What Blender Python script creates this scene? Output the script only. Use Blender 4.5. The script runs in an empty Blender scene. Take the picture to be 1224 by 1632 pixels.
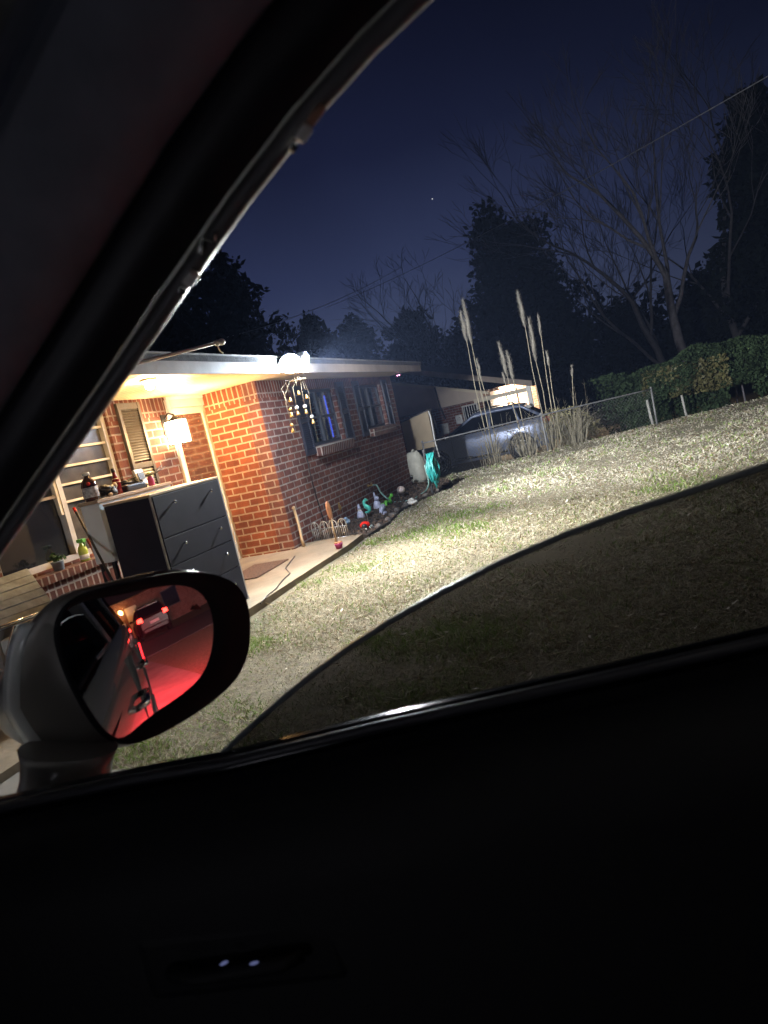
import bpy, bmesh, math, random
import numpy as np
from mathutils import Vector, Matrix
R = math.radians
rnd = random.Random(7)
nr = np.random.default_rng(11)
scene = bpy.context.scene
COL = scene.collection

# ------------------------------------------------------------------ camera geometry
F, ROLL, PITCH, AZ, H = 1095.0, R(12.8), R(-7.4), R(20), 1.45
HEAD = R(12)            # the car stands turned 12 degrees from the house axes
def ray(x, y):
    u = x - 612; v = 816 - y
    a = u*math.cos(ROLL) + v*math.sin(ROLL); b = -u*math.sin(ROLL) + v*math.cos(ROLL)
    f = F*math.cos(PITCH) - b*math.sin(PITCH); z = F*math.sin(PITCH) + b*math.cos(PITCH)
    return f*math.cos(AZ) + a*math.sin(AZ), f*math.sin(AZ) - a*math.cos(AZ), z
def gnd(x, y, z=0.0):
    d = ray(x, y); t = (z-H)/d[2]; return Vector((d[0]*t, d[1]*t, z))
def onY(x, y, Y):
    d = ray(x, y); t = Y/d[1]; return Vector((d[0]*t, Y, H+d[2]*t))
def onX(x, y, X):
    d = ray(x, y); t = X/d[0]; return Vector((X, d[1]*t, H+d[2]*t))
def at(x, y, dist):
    d = ray(x, y); t = dist/math.hypot(d[0], d[1]); return Vector((d[0]*t, d[1]*t, H+d[2]*t))

# ------------------------------------------------------------------ materials
def nt_new(name):
    m = bpy.data.materials.new(name); m.use_nodes = True
    nt = m.node_tree; nt.nodes.clear()
    out = nt.nodes.new('ShaderNodeOutputMaterial')
    return m, nt, out
def bsdf_in(p, k): return p.inputs[k]
def M(name, col, rough=.6, metal=0.0, var=.18, scale=9.0, bump=.12, spec=.5, det=6.0, dirt=0.0, coat=0.0):
    m, nt, out = nt_new(name); N = nt.nodes; L = nt.links
    p = N.new('ShaderNodeBsdfPrincipled'); L.new(p.outputs[0], out.inputs[0])
    tc = N.new('ShaderNodeTexCoord')
    nz = N.new('ShaderNodeTexNoise'); nz.inputs['Scale'].default_value = scale; nz.inputs['Detail'].default_value = det
    L.new(tc.outputs['Object'], nz.inputs['Vector'])
    cr = N.new('ShaderNodeValToRGB'); L.new(nz.outputs[0], cr.inputs[0])
    a = [max(0, c*(1-var)) for c in col]; b = [min(1, c*(1+var)) for c in col]
    cr.color_ramp.elements[0].color = (*a, 1); cr.color_ramp.elements[0].position = .3
    cr.color_ramp.elements[1].color = (*b, 1); cr.color_ramp.elements[1].position = .7
    src = cr.outputs[0]
    if dirt > 0:
        n2 = N.new('ShaderNodeTexNoise'); n2.inputs['Scale'].default_value = scale*.28; n2.inputs['Detail'].default_value = 8
        L.new(tc.outputs['Object'], n2.inputs['Vector'])
        r2 = N.new('ShaderNodeValToRGB'); r2.color_ramp.elements[0].position = .42; r2.color_ramp.elements[1].position = .66
        L.new(n2.outputs[0], r2.inputs[0])
        mx = N.new('ShaderNodeMixRGB'); mx.blend_type = 'MULTIPLY'; mx.inputs[2].default_value = (.45, .4, .34, 1)
        mm = N.new('ShaderNodeMath'); mm.operation = 'MULTIPLY'; mm.inputs[1].default_value = dirt
        L.new(r2.outputs[0], mm.inputs[0]); L.new(mm.outputs[0], mx.inputs[0]); L.new(src, mx.inputs[1]); src = mx.outputs[0]
    L.new(src, p.inputs['Base Color'])
    p.inputs['Roughness'].default_value = rough; p.inputs['Metallic'].default_value = metal
    p.inputs['Specular IOR Level'].default_value = spec
    if coat: p.inputs['Coat Weight'].default_value = coat
    if bump > 0:
        bp = N.new('ShaderNodeBump'); bp.inputs['Strength'].default_value = bump; bp.inputs['Distance'].default_value = .02
        n3 = N.new('ShaderNodeTexNoise'); n3.inputs['Scale'].default_value = scale*4; n3.inputs['Detail'].default_value = 5
        L.new(tc.outputs['Object'], n3.inputs['Vector']); L.new(n3.outputs[0], bp.inputs['Height']); L.new(bp.outputs[0], p.inputs['Normal'])
    return m
def EM(name, col, s):
    m, nt, out = nt_new(name)
    e = nt.nodes.new('ShaderNodeEmission'); e.inputs[0].default_value = (*col, 1); e.inputs[1].default_value = s
    nt.links.new(e.outputs[0], out.inputs[0]); return m
def GLASS(name, tint, refl=.06, rough=.02, fres=.35):
    """thin pane: tinted see-through, with a mirror-like share"""
    m, nt, out = nt_new(name); N = nt.nodes; L = nt.links
    t = N.new('ShaderNodeBsdfTransparent'); t.inputs[0].default_value = (*tint, 1)
    g = N.new('ShaderNodeBsdfGlossy'); g.inputs['Roughness'].default_value = rough; g.inputs[0].default_value = (.9, .9, .9, 1)
    lw = N.new('ShaderNodeLayerWeight'); lw.inputs[0].default_value = .35
    ad = N.new('ShaderNodeMath'); ad.operation = 'MULTIPLY_ADD'; ad.inputs[1].default_value = fres; ad.inputs[2].default_value = refl
    L.new(lw.outputs['Fresnel'], ad.inputs[0])
    mx = N.new('ShaderNodeMixShader'); L.new(ad.outputs[0], mx.inputs[0]); L.new(t.outputs[0], mx.inputs[1]); L.new(g.outputs[0], mx.inputs[2])
    L.new(mx.outputs[0], out.inputs[0]); return m
def BRICK(name, axis, c1, c2, mortar, solz=9.0, bw=.215, rh=.0925, ms=.011, z0=0.0):
    m, nt, out = nt_new(name); N = nt.nodes; L = nt.links
    p = N.new('ShaderNodeBsdfPrincipled'); L.new(p.outputs[0], out.inputs[0]); p.inputs['Roughness'].default_value = .88
    p.inputs['Specular IOR Level'].default_value = .25
    tc = N.new('ShaderNodeTexCoord'); sp = N.new('ShaderNodeSeparateXYZ'); L.new(tc.outputs['Object'], sp.inputs[0])
    ge = N.new('ShaderNodeNewGeometry'); sn = N.new('ShaderNodeSeparateXYZ'); L.new(ge.outputs['True Normal'], sn.inputs[0])
    ab = N.new('ShaderNodeMath'); ab.operation = 'ABSOLUTE'; L.new(sn.outputs['X'], ab.inputs[0])
    g5 = N.new('ShaderNodeMath'); g5.operation = 'GREATER_THAN'; g5.inputs[1].default_value = .7; L.new(ab.outputs[0], g5.inputs[0])
    mh_ = N.new('ShaderNodeMix'); L.new(g5.outputs[0], mh_.inputs[0]); L.new(sp.outputs['X'], mh_.inputs[2]); L.new(sp.outputs['Y'], mh_.inputs[3])
    def brick(flip):
        cb = N.new('ShaderNodeCombineXYZ')
        L.new(mh_.outputs[0], cb.inputs[1 if flip else 0]); L.new(sp.outputs['Z'], cb.inputs[0 if flip else 1])
        nzw = N.new('ShaderNodeTexNoise'); nzw.inputs['Scale'].default_value = 14; L.new(tc.outputs['Object'], nzw.inputs['Vector'])
        va = N.new('ShaderNodeVectorMath'); va.operation = 'MULTIPLY_ADD'; va.inputs[1].default_value = (.012, .010, 0)
        L.new(nzw.outputs['Color'], va.inputs[0]); L.new(cb.outputs[0], va.inputs[2])
        b = N.new('ShaderNodeTexBrick'); L.new(va.outputs[0], b.inputs['Vector'])
        b.inputs['Scale'].default_value = 1; b.inputs['Brick Width'].default_value = bw if not flip else .215; b.inputs['Row Height'].default_value = rh if not flip else .0775
        b.inputs['Mortar Size'].default_value = ms; b.inputs['Mortar Smooth'].default_value = .25; b.inputs['Bias'].default_value = -.1
        b.inputs['Color1'].default_value = (*c1, 1); b.inputs['Color2'].default_value = (*c2, 1); b.inputs['Mortar'].default_value = (*mortar, 1)
        b.offset = .5 if not flip else 0.0
        return b
    b1 = brick(False); b2 = brick(True)
    gt = N.new('ShaderNodeMath'); gt.operation = 'GREATER_THAN'; gt.inputs[1].default_value = solz; L.new(sp.outputs['Z'], gt.inputs[0])
    mc = N.new('ShaderNodeMixRGB'); L.new(gt.outputs[0], mc.inputs[0]); L.new(b1.outputs[0], mc.inputs[1]); L.new(b2.outputs[0], mc.inputs[2])
    mf = N.new('ShaderNodeMixRGB'); L.new(gt.outputs[0], mf.inputs[0]); L.new(b1.outputs['Fac'], mf.inputs[1]); L.new(b2.outputs['Fac'], mf.inputs[2])
    nz = N.new('ShaderNodeTexNoise'); nz.inputs['Scale'].default_value = 5; nz.inputs['Detail'].default_value = 9; nz.inputs['Roughness'].default_value = .7
    L.new(tc.outputs['Object'], nz.inputs['Vector'])
    cr = N.new('ShaderNodeValToRGB'); cr.color_ramp.elements[0].position = .25; cr.color_ramp.elements[0].color = (.50, .48, .48, 1)
    cr.color_ramp.elements[1].position = .75; cr.color_ramp.elements[1].color = (1.25, 1.2, 1.18, 1); L.new(nz.outputs[0], cr.inputs[0])
    mu = N.new('ShaderNodeMixRGB'); mu.blend_type = 'MULTIPLY'; mu.inputs[0].default_value = 1; L.new(mc.outputs[0], mu.inputs[1]); L.new(cr.outputs[0], mu.inputs[2])
    n9 = N.new('ShaderNodeTexNoise'); n9.inputs['Scale'].default_value = 1.1; n9.inputs['Detail'].default_value = 10; n9.inputs['Roughness'].default_value = .65; L.new(tc.outputs['Object'], n9.inputs['Vector'])
    r9 = N.new('ShaderNodeValToRGB'); r9.color_ramp.elements[0].position = .36; r9.color_ramp.elements[0].color = (.55, .5, .48, 1); r9.color_ramp.elements[1].position = .60; r9.color_ramp.elements[1].color = (1, 1, 1, 1); L.new(n9.outputs[0], r9.inputs[0])
    m9 = N.new('ShaderNodeMixRGB'); m9.blend_type = 'MULTIPLY'; m9.inputs[0].default_value = .8; L.new(mu.outputs[0], m9.inputs[1]); L.new(r9.outputs[0], m9.inputs[2])
    L.new(m9.outputs[0], p.inputs['Base Color'])
    n2 = N.new('ShaderNodeTexNoise'); n2.inputs['Scale'].default_value = 60; n2.inputs['Detail'].default_value = 4; L.new(tc.outputs['Object'], n2.inputs['Vector'])
    hs = N.new('ShaderNodeMath'); hs.operation = 'MULTIPLY_ADD'; hs.inputs[1].default_value = -1.0
    L.new(mf.outputs[0], hs.inputs[0])
    n2m = N.new('ShaderNodeMath'); n2m.operation = 'MULTIPLY'; n2m.inputs[1].default_value = .35; L.new(n2.outputs[0], n2m.inputs[0]); L.new(n2m.outputs[0], hs.inputs[2])
    bp = N.new('ShaderNodeBump'); bp.inputs['Strength'].default_value = .8; bp.inputs['Distance'].default_value = .008
    L.new(hs.outputs[0], bp.inputs['Height']); L.new(bp.outputs[0], p.inputs['Normal'])
    return m
def RIBS(name, col, axis, pitch, rough=.5):
    """vinyl planks / clapboards: ribs along one object axis"""
    m = M(name, col, rough, 0, .06, 3, 0); nt = m.node_tree; N = nt.nodes; L = nt.links
    p = [n for n in N if n.type == 'BSDF_PRINCIPLED'][0]
    tc = N.new('ShaderNodeTexCoord'); sp = N.new('ShaderNodeSeparateXYZ'); L.new(tc.outputs['Object'], sp.inputs[0])
    d = N.new('ShaderNodeMath'); d.operation = 'DIVIDE'; d.inputs[1].default_value = pitch; L.new(sp.outputs[axis], d.inputs[0])
    f = N.new('ShaderNodeMath'); f.operation = 'FRACT'; L.new(d.outputs[0], f.inputs[0])
    cr = N.new('ShaderNodeValToRGB'); cr.color_ramp.elements[0].position = 0; cr.color_ramp.elements[0].color = (0, 0, 0, 1)
    e = cr.color_ramp.elements.new(.12); e.color = (.9, .9, .9, 1); cr.color_ramp.elements[-1].color = (1, 1, 1, 1)
    L.new(f.outputs[0], cr.inputs[0])
    bp = N.new('ShaderNodeBump'); bp.inputs['Strength'].default_value = 1; bp.inputs['Distance'].default_value = .012
    L.new(cr.outputs[0], bp.inputs['Height']); L.new(bp.outputs[0], p.inputs['Normal'])
    return m

C = {}
C['brick_x'] = BRICK('brick_facing_lawn', 'x', (.21, .078, .052), (.115, .050, .042), (.33, .285, .25), 2.085)
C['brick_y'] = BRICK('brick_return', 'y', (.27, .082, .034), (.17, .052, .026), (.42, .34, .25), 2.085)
C['brick_sill'] = BRICK('brick_rowlock', 'x', (.17, .07, .05), (.11, .05, .04), (.40, .36, .32), -9)
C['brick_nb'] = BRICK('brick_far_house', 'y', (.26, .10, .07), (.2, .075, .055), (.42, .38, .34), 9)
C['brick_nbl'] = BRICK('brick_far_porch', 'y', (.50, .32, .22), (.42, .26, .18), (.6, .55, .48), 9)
C['concrete'] = M('concrete', (.225, .18, .125), .9, 0, .22, 3.5, .35, dirt=.5)
C['drive'] = M('driveway_concrete', (.20, .19, .175), .9, 0, .2, 2.5, .4, dirt=.5)
C['asphalt'] = M('asphalt', (.05, .05, .052), .9, 0, .3, 20, .4)
C['trim'] = M('cream_trim', (.70, .62, .48), .5, 0, .06, 4, .05, dirt=.15)
C['fascia'] = M('fascia_paint', (.30, .245, .205), .6, 0, .18, 4, .12, dirt=.6)
C['soffit'] = M('soffit_vinyl', (.70, .60, .44), .5, 0, .08, 5, .03)
C['white'] = M('white_paint', (.75, .75, .73), .45, 0, .05, 6, .04)
C['whitecab'] = M('white_laminate', (.74, .78, .80), .5, 0, .05, 4, .03)
C['roof'] = M('roof_shingle', (.045, .043, .045), .95, 0, .4, 12, .5)
C['shutter'] = M('shutter_dark', (.022, .024, .038), .5, 0, .1, 8, .05)
C['shutter2'] = M('shutter_porch', (.06, .055, .05), .5, 0, .1, 8, .05)
C['wframe'] = M('window_frame_dark', (.05, .05, .06), .5, 0, .1, 8, .05)
C['wframe_w'] = M('window_frame_pale', (.55, .54, .52), .5, 0, .1, 8, .05, dirt=.3)
C['pane'] = M('window_pane_dark', (.012, .013, .018), .06, 0, .1, 3, .015, spec=.6)
C['curtain'] = M('curtain', (.20, .18, .15), .8, 0, .3, 9, .3)
C['pane_clear'] = GLASS('window_pane_clear', (.75, .77, .78), .08)
C['doorglass'] = None
C['dresser'] = M('dresser_dark', (.020, .016, .024), .65, 0, .15, 4, .04, spec=.12)
C['dresser_front'] = M('dresser_drawer', (.017, .017, .029), .6, 0, .15, 4, .04, spec=.14)
C['dresser_top'] = M('dresser_top_wood', (.42, .32, .22), .5, 0, .2, 6, .1)
C['chrome'] = M('chrome', (.75, .75, .76), .15, 1, .05, 5, 0)
C['fencewire'] = M('fence_wire', (.15, .15, .15), .6, .3, .3, 12, .1)
C['steel'] = M('galvanised', (.42, .42, .42), .42, .8, .2, 12, .1)
C['wood'] = M('weathered_wood', (.36, .24, .13), .7, 0, .25, 12, .2)
C['palewood'] = M('pale_handle_wood', (.58, .44, .28), .6, 0, .15, 14, .1)
C['redwood'] = M('paddle_wood', (.34, .13, .05), .5, 0, .2, 14, .1)
C['ply'] = M('tan_plywood', (.30, .235, .155), .8, 0, .12, 3, .1, dirt=.3)
C['siding'] = RIBS('vertical_siding', (.62, .53, .45), 'Y', 1.15, .7)
C['mulch'] = M('mulch', (.035, .026, .02), .95, 0, .6, 30, 1.0)
C['black'] = M('black_plastic', (.012, .012, .013), .45, 0, .2, 12, .06)
C['rubber'] = M('rubber', (.01, .01, .011), .6, 0, .2, 12, .1)
C['hose'] = M('teal_hose', (.02, .22, .20), .4, 0, .15, 12, .05)
C['hose2'] = M('grey_green_hose', (.16, .27, .24), .4, 0, .15, 12, .05)
C['red'] = M('red_gloss', (.55, .02, .012), .2, 0, .1, 8, 0)
C['teal'] = M('teal_glaze', (.07, .42, .34), .35, 0, .25, 20, .1)
C['green'] = M('bright_green', (.12, .45, .06), .4, 0, .2, 14, .05)
C['lilac'] = M('pale_lilac', (.42, .42, .55), .6, 0, .2, 14, .15)
C['blue'] = M('pale_blue', (.25, .36, .48), .5, 0, .2, 14, .1)
C['stone'] = M('white_stone', (.62, .58, .52), .8, 0, .15, 14, .3)
C['gold'] = M('antique_brass', (.45, .27, .09), .35, .8, .25, 14, .1)
C['pink'] = M('magenta', (.48, .06, .22), .5, 0, .2, 14, .1)
C['yellow'] = M('yellow_green', (.45, .55, .08), .4, 0, .1, 14, .05)
C['bag'] = M('white_bag', (.40, .39, .33), .7, 0, .15, 10, .5)
C['leafgreen'] = M('leaf_green', (.05, .12, .03), .6, 0, .4, 20, .1)
C['hedge'] = M('hedge_leaf', (.026, .042, .019), .9, 0, .5, 1.2, 0, spec=.12)
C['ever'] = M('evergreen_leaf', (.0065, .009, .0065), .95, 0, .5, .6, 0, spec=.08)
C['bark'] = M('bark', (.07, .064, .07), .9, 0, .35, 6, .5)
C['barkd'] = M('dark_bark', (.04, .036, .04), .9, 0, .35, 6, .5)
C['twig'] = M('dead_twig', (.34, .29, .2), .85, 0, .3, 6, .2)
C['plume'] = M('plume', (.205, .185, .15), .95, 0, .25, 30, .6)
C['stalk'] = M('dry_stalk', (.24, .21, .145), .8, 0, .25, 15, .2)
C['litter'] = M('pale_leaf', (.68, .62, .54), .8, 0, .3, 40, .2)
C['darkpaint'] = M('dark_red_paint', (.04, .02, .02), .35, .2, .06, 3, 0, coat=.5)
C['suvpaint'] = M('silver_blue_paint', (.23, .27, .40), .32, .25, .06, 3, 0, coat=.6)
C['suvglass'] = M('dark_car_glass', (.01, .011, .014), .05, 0, .1, 3, 0, spec=.7)
C['tailred'] = M('tail_red', (.35, .01, .01), .2, 0, .05, 3, 0)
C['lamp_clear'] = M('lamp_clear', (.55, .55, .55), .12, .3, .05, 3, 0)
# interior of the car
C['carpaint'] = M('dark_car_paint', (.030, .029, .027), .25, .4, .05, 3, 0, coat=.8)
C['cartrim'] = M('pillar_trim', (.21, .22, .27), .85, 0, .12, 40, .05)
C['headliner'] = M('headliner', (.30, .285, .28), .95, 0, .1, 60, .08)
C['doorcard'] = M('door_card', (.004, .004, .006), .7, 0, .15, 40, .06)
C['gloss'] = M('gloss_black', (.012, .012, .013), .16, 0, .05, 4, 0)
C['mirrorshell'] = M('mirror_shell', (.15, .14, .125), .36, .3, .08, 6, .02, coat=.4)
C['mirrorframe'] = M('mirror_frame', (.006, .006, .008), .8, 0, .1, 10, .02, spec=.15)
C['mirror'] = M('mirror_silver', (.82, .82, .84), .012, 1, .02, 3, 0)
C['signal'] = M('signal_lens', (.62, .64, .62), .15, .1, .08, 12, .02)
C['tint'] = GLASS('tinted_window', (.275, .275, .29), .001, .01, .03)
C['clearglass'] = GLASS('windshield_glass', (.9, .92, .92), .03)
C['glassedge'] = M('glass_edge', (.16, .18, .20), .4, 0, .1, 20, .03)
C['seat'] = M('seat_fabric', (.03, .03, .033), .9, 0, .15, 60, .15)

def door_glass():
    m, nt, out = nt_new('storm_door_glass'); N = nt.nodes; L = nt.links
    d = N.new('ShaderNodeBsdfPrincipled'); d.inputs['Base Color'].default_value = (.05, .035, .028, 1); d.inputs['Roughness'].default_value = .4
    g = N.new('ShaderNodeBsdfGlossy'); g.inputs['Roughness'].default_value = .015; g.inputs[0].default_value = (.95, .93, .9, 1)
    mx = N.new('ShaderNodeMixShader'); mx.inputs[0].default_value = .34
    L.new(d.outputs[0], mx.inputs[1]); L.new(g.outputs[0], mx.inputs[2]); L.new(mx.outputs[0], out.inputs[0]); return m
C['doorglass'] = door_glass()

# ------------------------------------------------------------------ object helpers
def wm(o):
    m = Matrix.Identity(4)
    while o is not None:
        m = o.matrix_basis @ m; o = o.parent
    return m
def tag(o, label=None, cat=None, group=None, kind=None):
    if label: o['label'] = label
    if cat: o['category'] = cat
    if group: o['group'] = group
    if kind: o['kind'] = kind
    return o
def thing(name, loc, label, cat, group=None, rz=0.0):
    o = bpy.data.objects.new(name, None); COL.objects.link(o); o.empty_display_size = .1
    o.location = loc; o.rotation_euler = (0, 0, rz)
    return tag(o, label, cat, group)
def link_mesh(name, me, mat, parent=None):
    o = bpy.data.objects.new(name, me); COL.objects.link(o)
    for m in (mat if isinstance(mat, (list, tuple)) else [mat]): me.materials.append(m)
    if parent is not None: o.parent = parent
    return o
class MB:
    def __init__(s): s.b = bmesh.new()
    def box(s, c, d, rot=None, bev=0.0, mi=0):
        r = bmesh.ops.create_cube(s.b, size=1); vs = r['verts']
        for v in vs: v.co = Vector((v.co.x*d[0], v.co.y*d[1], v.co.z*d[2]))
        if bev > 0:
            es = list({e for v in vs for e in v.link_edges})
            q = bmesh.ops.bevel(s.b, geom=es, offset=bev, segments=2, affect='EDGES', profile=.6)
            vs = list({v for f in q['faces'] for v in f.verts} | {v for v in vs if v.is_valid})
        m = Matrix.Translation(Vector(c)) @ (rot.to_4x4() if rot is not None else Matrix.Identity(4))
        for v in vs: v.co = m @ v.co
        if mi:
            for f in {f for v in vs for f in v.link_faces}: f.material_index = mi
        return s
    def bb(s, lo, hi, bev=0.0, mi=0):
        return s.box([(a+b)/2 for a, b in zip(lo, hi)], [abs(b-a) for a, b in zip(lo, hi)], None, bev, mi)
    def tube(s, pts, rad, n=8, closed=False, cap=True):
        pts = [Vector(p) for p in pts]; k = len(pts)
        rs = rad if isinstance(rad, (list, tuple)) else [rad]*k
        rings = []; up = None
        for i, p in enumerate(pts):
            a = pts[(i-1) % k] if (closed or i > 0) else p; b = pts[(i+1) % k] if (closed or i < k-1) else p
            t = (b-a)
            if t.length < 1e-9: t = Vector((0, 0, 1))
            t.normalize()
            if up is None:
                up = Vector((0, 0, 1)) if abs(t.z) < .9 else Vector((1, 0, 0))
            x = t.cross(up)
            if x.length < 1e-6: x = t.orthogonal()
            x.normalize(); y = x.cross(t).normalized(); up = y
            rings.append([s.b.verts.new(p + (x*math.cos(2*math.pi*j/n) + y*math.sin(2*math.pi*j/n))*rs[i]) for j in range(n)])
        for i in range(k if closed else k-1):
            A = rings[i]; B = rings[(i+1) % k]
            for j in range(n):
                f = s.b.faces.new((A[j], A[(j+1) % n], B[(j+1) % n], B[j])); f.smooth = True
        if cap and not closed and n > 2:
            s.b.faces.new(list(reversed(rings[0]))); s.b.faces.new(rings[-1])
        return s
    def lathe(s, c, prof, n=20, axis=None, sx=1.0, sy=1.0):
        """prof: list of (r, h) about axis through c"""
        ax = Vector(axis or (0, 0, 1)).normalized(); q = Vector((0, 0, 1)).rotation_difference(ax).to_matrix()
        rings = []
        for r, h in prof:
            rings.append([s.b.verts.new(Vector(c) + q @ Vector((max(r, 1e-4)*sx*math.cos(2*math.pi*j/n), max(r, 1e-4)*sy*math.sin(2*math.pi*j/n), h))) for j in range(n)])
        for A, B in zip(rings, rings[1:]):
            for j in range(n):
                f = s.b.faces.new((A[j], A[(j+1) % n], B[(j+1) % n], B[j])); f.smooth = True
        s.b.faces.new(list(reversed(rings[0]))); s.b.faces.new(rings[-1])
        return s
    def ball(s, c, r, seg=14, rings=9, sc=(1, 1, 1), rot=None):
        q = bmesh.ops.create_uvsphere(s.b, u_segments=seg, v_segments=rings, radius=1)
        for v in q['verts']:
            p = Vector((v.co.x*r*sc[0], v.co.y*r*sc[1], v.co.z*r*sc[2]))
            if rot is not None: p = rot @ p
            v.co = p + Vector(c)
        for f in {f for v in q['verts'] for f in v.link_faces}: f.smooth = True
        return s
    def poly(s, pts, ext):
        """flat polygon given thickness along vector ext"""
        a = [s.b.verts.new(Vector(p)) for p in pts]; b = [s.b.verts.new(Vector(p)+Vector(ext)) for p in pts]
        n = len(a); s.b.faces.new(a); s.b.faces.new(list(reversed(b)))
        for i in range(n): s.b.faces.new((a[i], b[i], b[(i+1) % n], a[(i+1) % n]))
        return s
    def loft(s, secs, closed_sec=True, cap=True, smooth=True):
        rings = [[s.b.verts.new(Vector(p)) for p in sec] for sec in secs]; n = len(rings[0])
        for A, B in zip(rings, rings[1:]):
            for j in range(n if closed_sec else n-1):
                f = s.b.faces.new((A[j], A[(j+1) % n], B[(j+1) % n], B[j])); f.smooth = smooth
        if cap and closed_sec:
            s.b.faces.new(list(reversed(rings[0]))); s.b.faces.new(rings[-1])
        return s
    def jitter(s, a, seed=1):
        q = random.Random(seed)
        for v in s.b.verts: v.co += Vector((q.uniform(-a, a), q.uniform(-a, a), q.uniform(-a, a)))
        return s
    def build(s, name, mat, parent=None, local=False, sub=0):
        bmesh.ops.recalc_face_normals(s.b, faces=s.b.faces)
        me = bpy.data.meshes.new(name); s.b.to_mesh(me); s.b.free()
        if parent is not None and not local: me.transform(wm(parent).inverted())
        o = link_mesh(name, me, mat, parent)
        if sub:
            md = o.modifiers.new('sub', 'SUBSURF'); md.levels = sub; md.render_levels = sub
        return o
def np_mesh(name, verts, faces_n, loops, mat, parent=None, smooth=False):
    """fast mesh of same-size polygons: verts (V,3), loops flat, faces_n verts per face"""
    me = bpy.data.meshes.new(name); V = len(verts); Lc = len(loops); P = Lc//faces_n
    me.vertices.add(V); me.vertices.foreach_set('co', np.ascontiguousarray(verts, dtype=np.float32).ravel())
    me.loops.add(Lc); me.loops.foreach_set('vertex_index', np.ascontiguousarray(loops, dtype=np.int32))
    me.polygons.add(P); me.polygons.foreach_set('loop_start', np.arange(0, Lc, faces_n, dtype=np.int32))
    me.update(calc_edges=True)
    if parent is not None: me.transform(wm(parent).inverted())
    return link_mesh(name, me, mat, parent)
def leaf_cloud(name, P, size, mat, parent=None, aspect=.5, seed=3):
    """small leaf quads at points P (n,3)"""
    g = np.random.default_rng(seed); n = len(P)
    a = g.normal(size=(n, 3)); a /= np.linalg.norm(a, axis=1)[:, None]
    b = np.cross(a, g.normal(size=(n, 3))); b /= np.linalg.norm(b, axis=1)[:, None]
    sz = size*(.35+1.25*g.random(n)**1.5)[:, None]
    v = np.stack([P-a*sz, P+b*sz*aspect, P+a*sz, P-b*sz*aspect], 1).reshape(-1, 3)
    return np_mesh(name, v, 4, np.arange(4*n), mat, parent)
def blob_points(centers, n, seed=5, shell=.55):
    """points inside ellipsoids (cx,cy,cz,rx,ry,rz)"""
    g = np.random.default_rng(seed); c = np.array(centers, float); w = c[:, 3]*c[:, 4]+c[:, 4]*c[:, 5]; w = w/w.sum()
    k = g.choice(len(c), n, p=w); d = g.normal(size=(n, 3)); d /= np.linalg.norm(d, axis=1)[:, None]
    r = shell+(1-shell)*g.random(n)**.7
    return c[k, :3]+d*r[:, None]*c[k, 3:]
def copy_tree(o, parent=None):
    c = o.copy(); COL.objects.link(c); c.parent = parent
    for ch in [q for q in bpy.data.objects if q.parent == o and q != c]: copy_tree(ch, c)
    return c

# ------------------------------------------------------------------ world and camera
w = bpy.data.worlds.new('World'); scene.world = w; w.use_nodes = True
nt = w.node_tree; N = nt.nodes; L = nt.links; N.clear()
wo = N.new('ShaderNodeOutputWorld'); bg = N.new('ShaderNodeBackground'); L.new(bg.outputs[0], wo.inputs[0])
tc = N.new('ShaderNodeTexCoord'); sp = N.new('ShaderNodeSeparateXYZ'); L.new(tc.outputs['Generated'], sp.inputs[0])
cr = N.new('ShaderNodeValToRGB'); L.new(sp.outputs['Z'], cr.inputs[0])
els = cr.color_ramp.elements
els[0].position = 0.0; els[0].color = (.064, .080, .145, 1)
els[1].position = 1.0; els[1].color = (.0010, .0011, .0040, 1)
for p_, c_ in ((.08, (.056, .071, .140, 1)), (.2, (.027, .036, .092, 1)), (.34, (.0095, .0125, .039, 1)), (.52, (.0034, .0041, .0145, 1)), (.7, (.0012, .0014, .005, 1))):
    e = els.new(p_); e.color = c_
# town glow: brighter towards the houses, darker over the woods
dp = N.new('ShaderNodeVectorMath'); dp.operation = 'DOT_PRODUCT'; dp.inputs[1].default_value = (math.cos(R(40)), math.sin(R(40)), 0)
L.new(tc.outputs['Generated'], dp.inputs[0])
mr = N.new('ShaderNodeMapRange'); mr.inputs[1].default_value = .40; mr.inputs[2].default_value = 1.0; mr.inputs[3].default_value = .10; mr.inputs[4].default_value = 1.0
L.new(dp.outputs['Value'], mr.inputs[0])
nz = N.new('ShaderNodeTexNoise'); nz.inputs['Scale'].default_value = 2.2; nz.inputs['Detail'].default_value = 4; L.new(tc.outputs['Generated'], nz.inputs['Vector'])
m2 = N.new('ShaderNodeMapRange'); m2.inputs[1].default_value = .3; m2.inputs[2].default_value = .7; m2.inputs[3].default_value = .82; m2.inputs[4].default_value = 1.15; L.new(nz.outputs[0], m2.inputs[0])
mm = N.new('ShaderNodeMath'); mm.operation = 'MULTIPLY'; L.new(mr.outputs[0], mm.inputs[0]); L.new(m2.outputs[0], mm.inputs[1])
L.new(cr.outputs[0], bg.inputs[0]); L.new(mm.outputs[0], bg.inputs[1])

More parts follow.
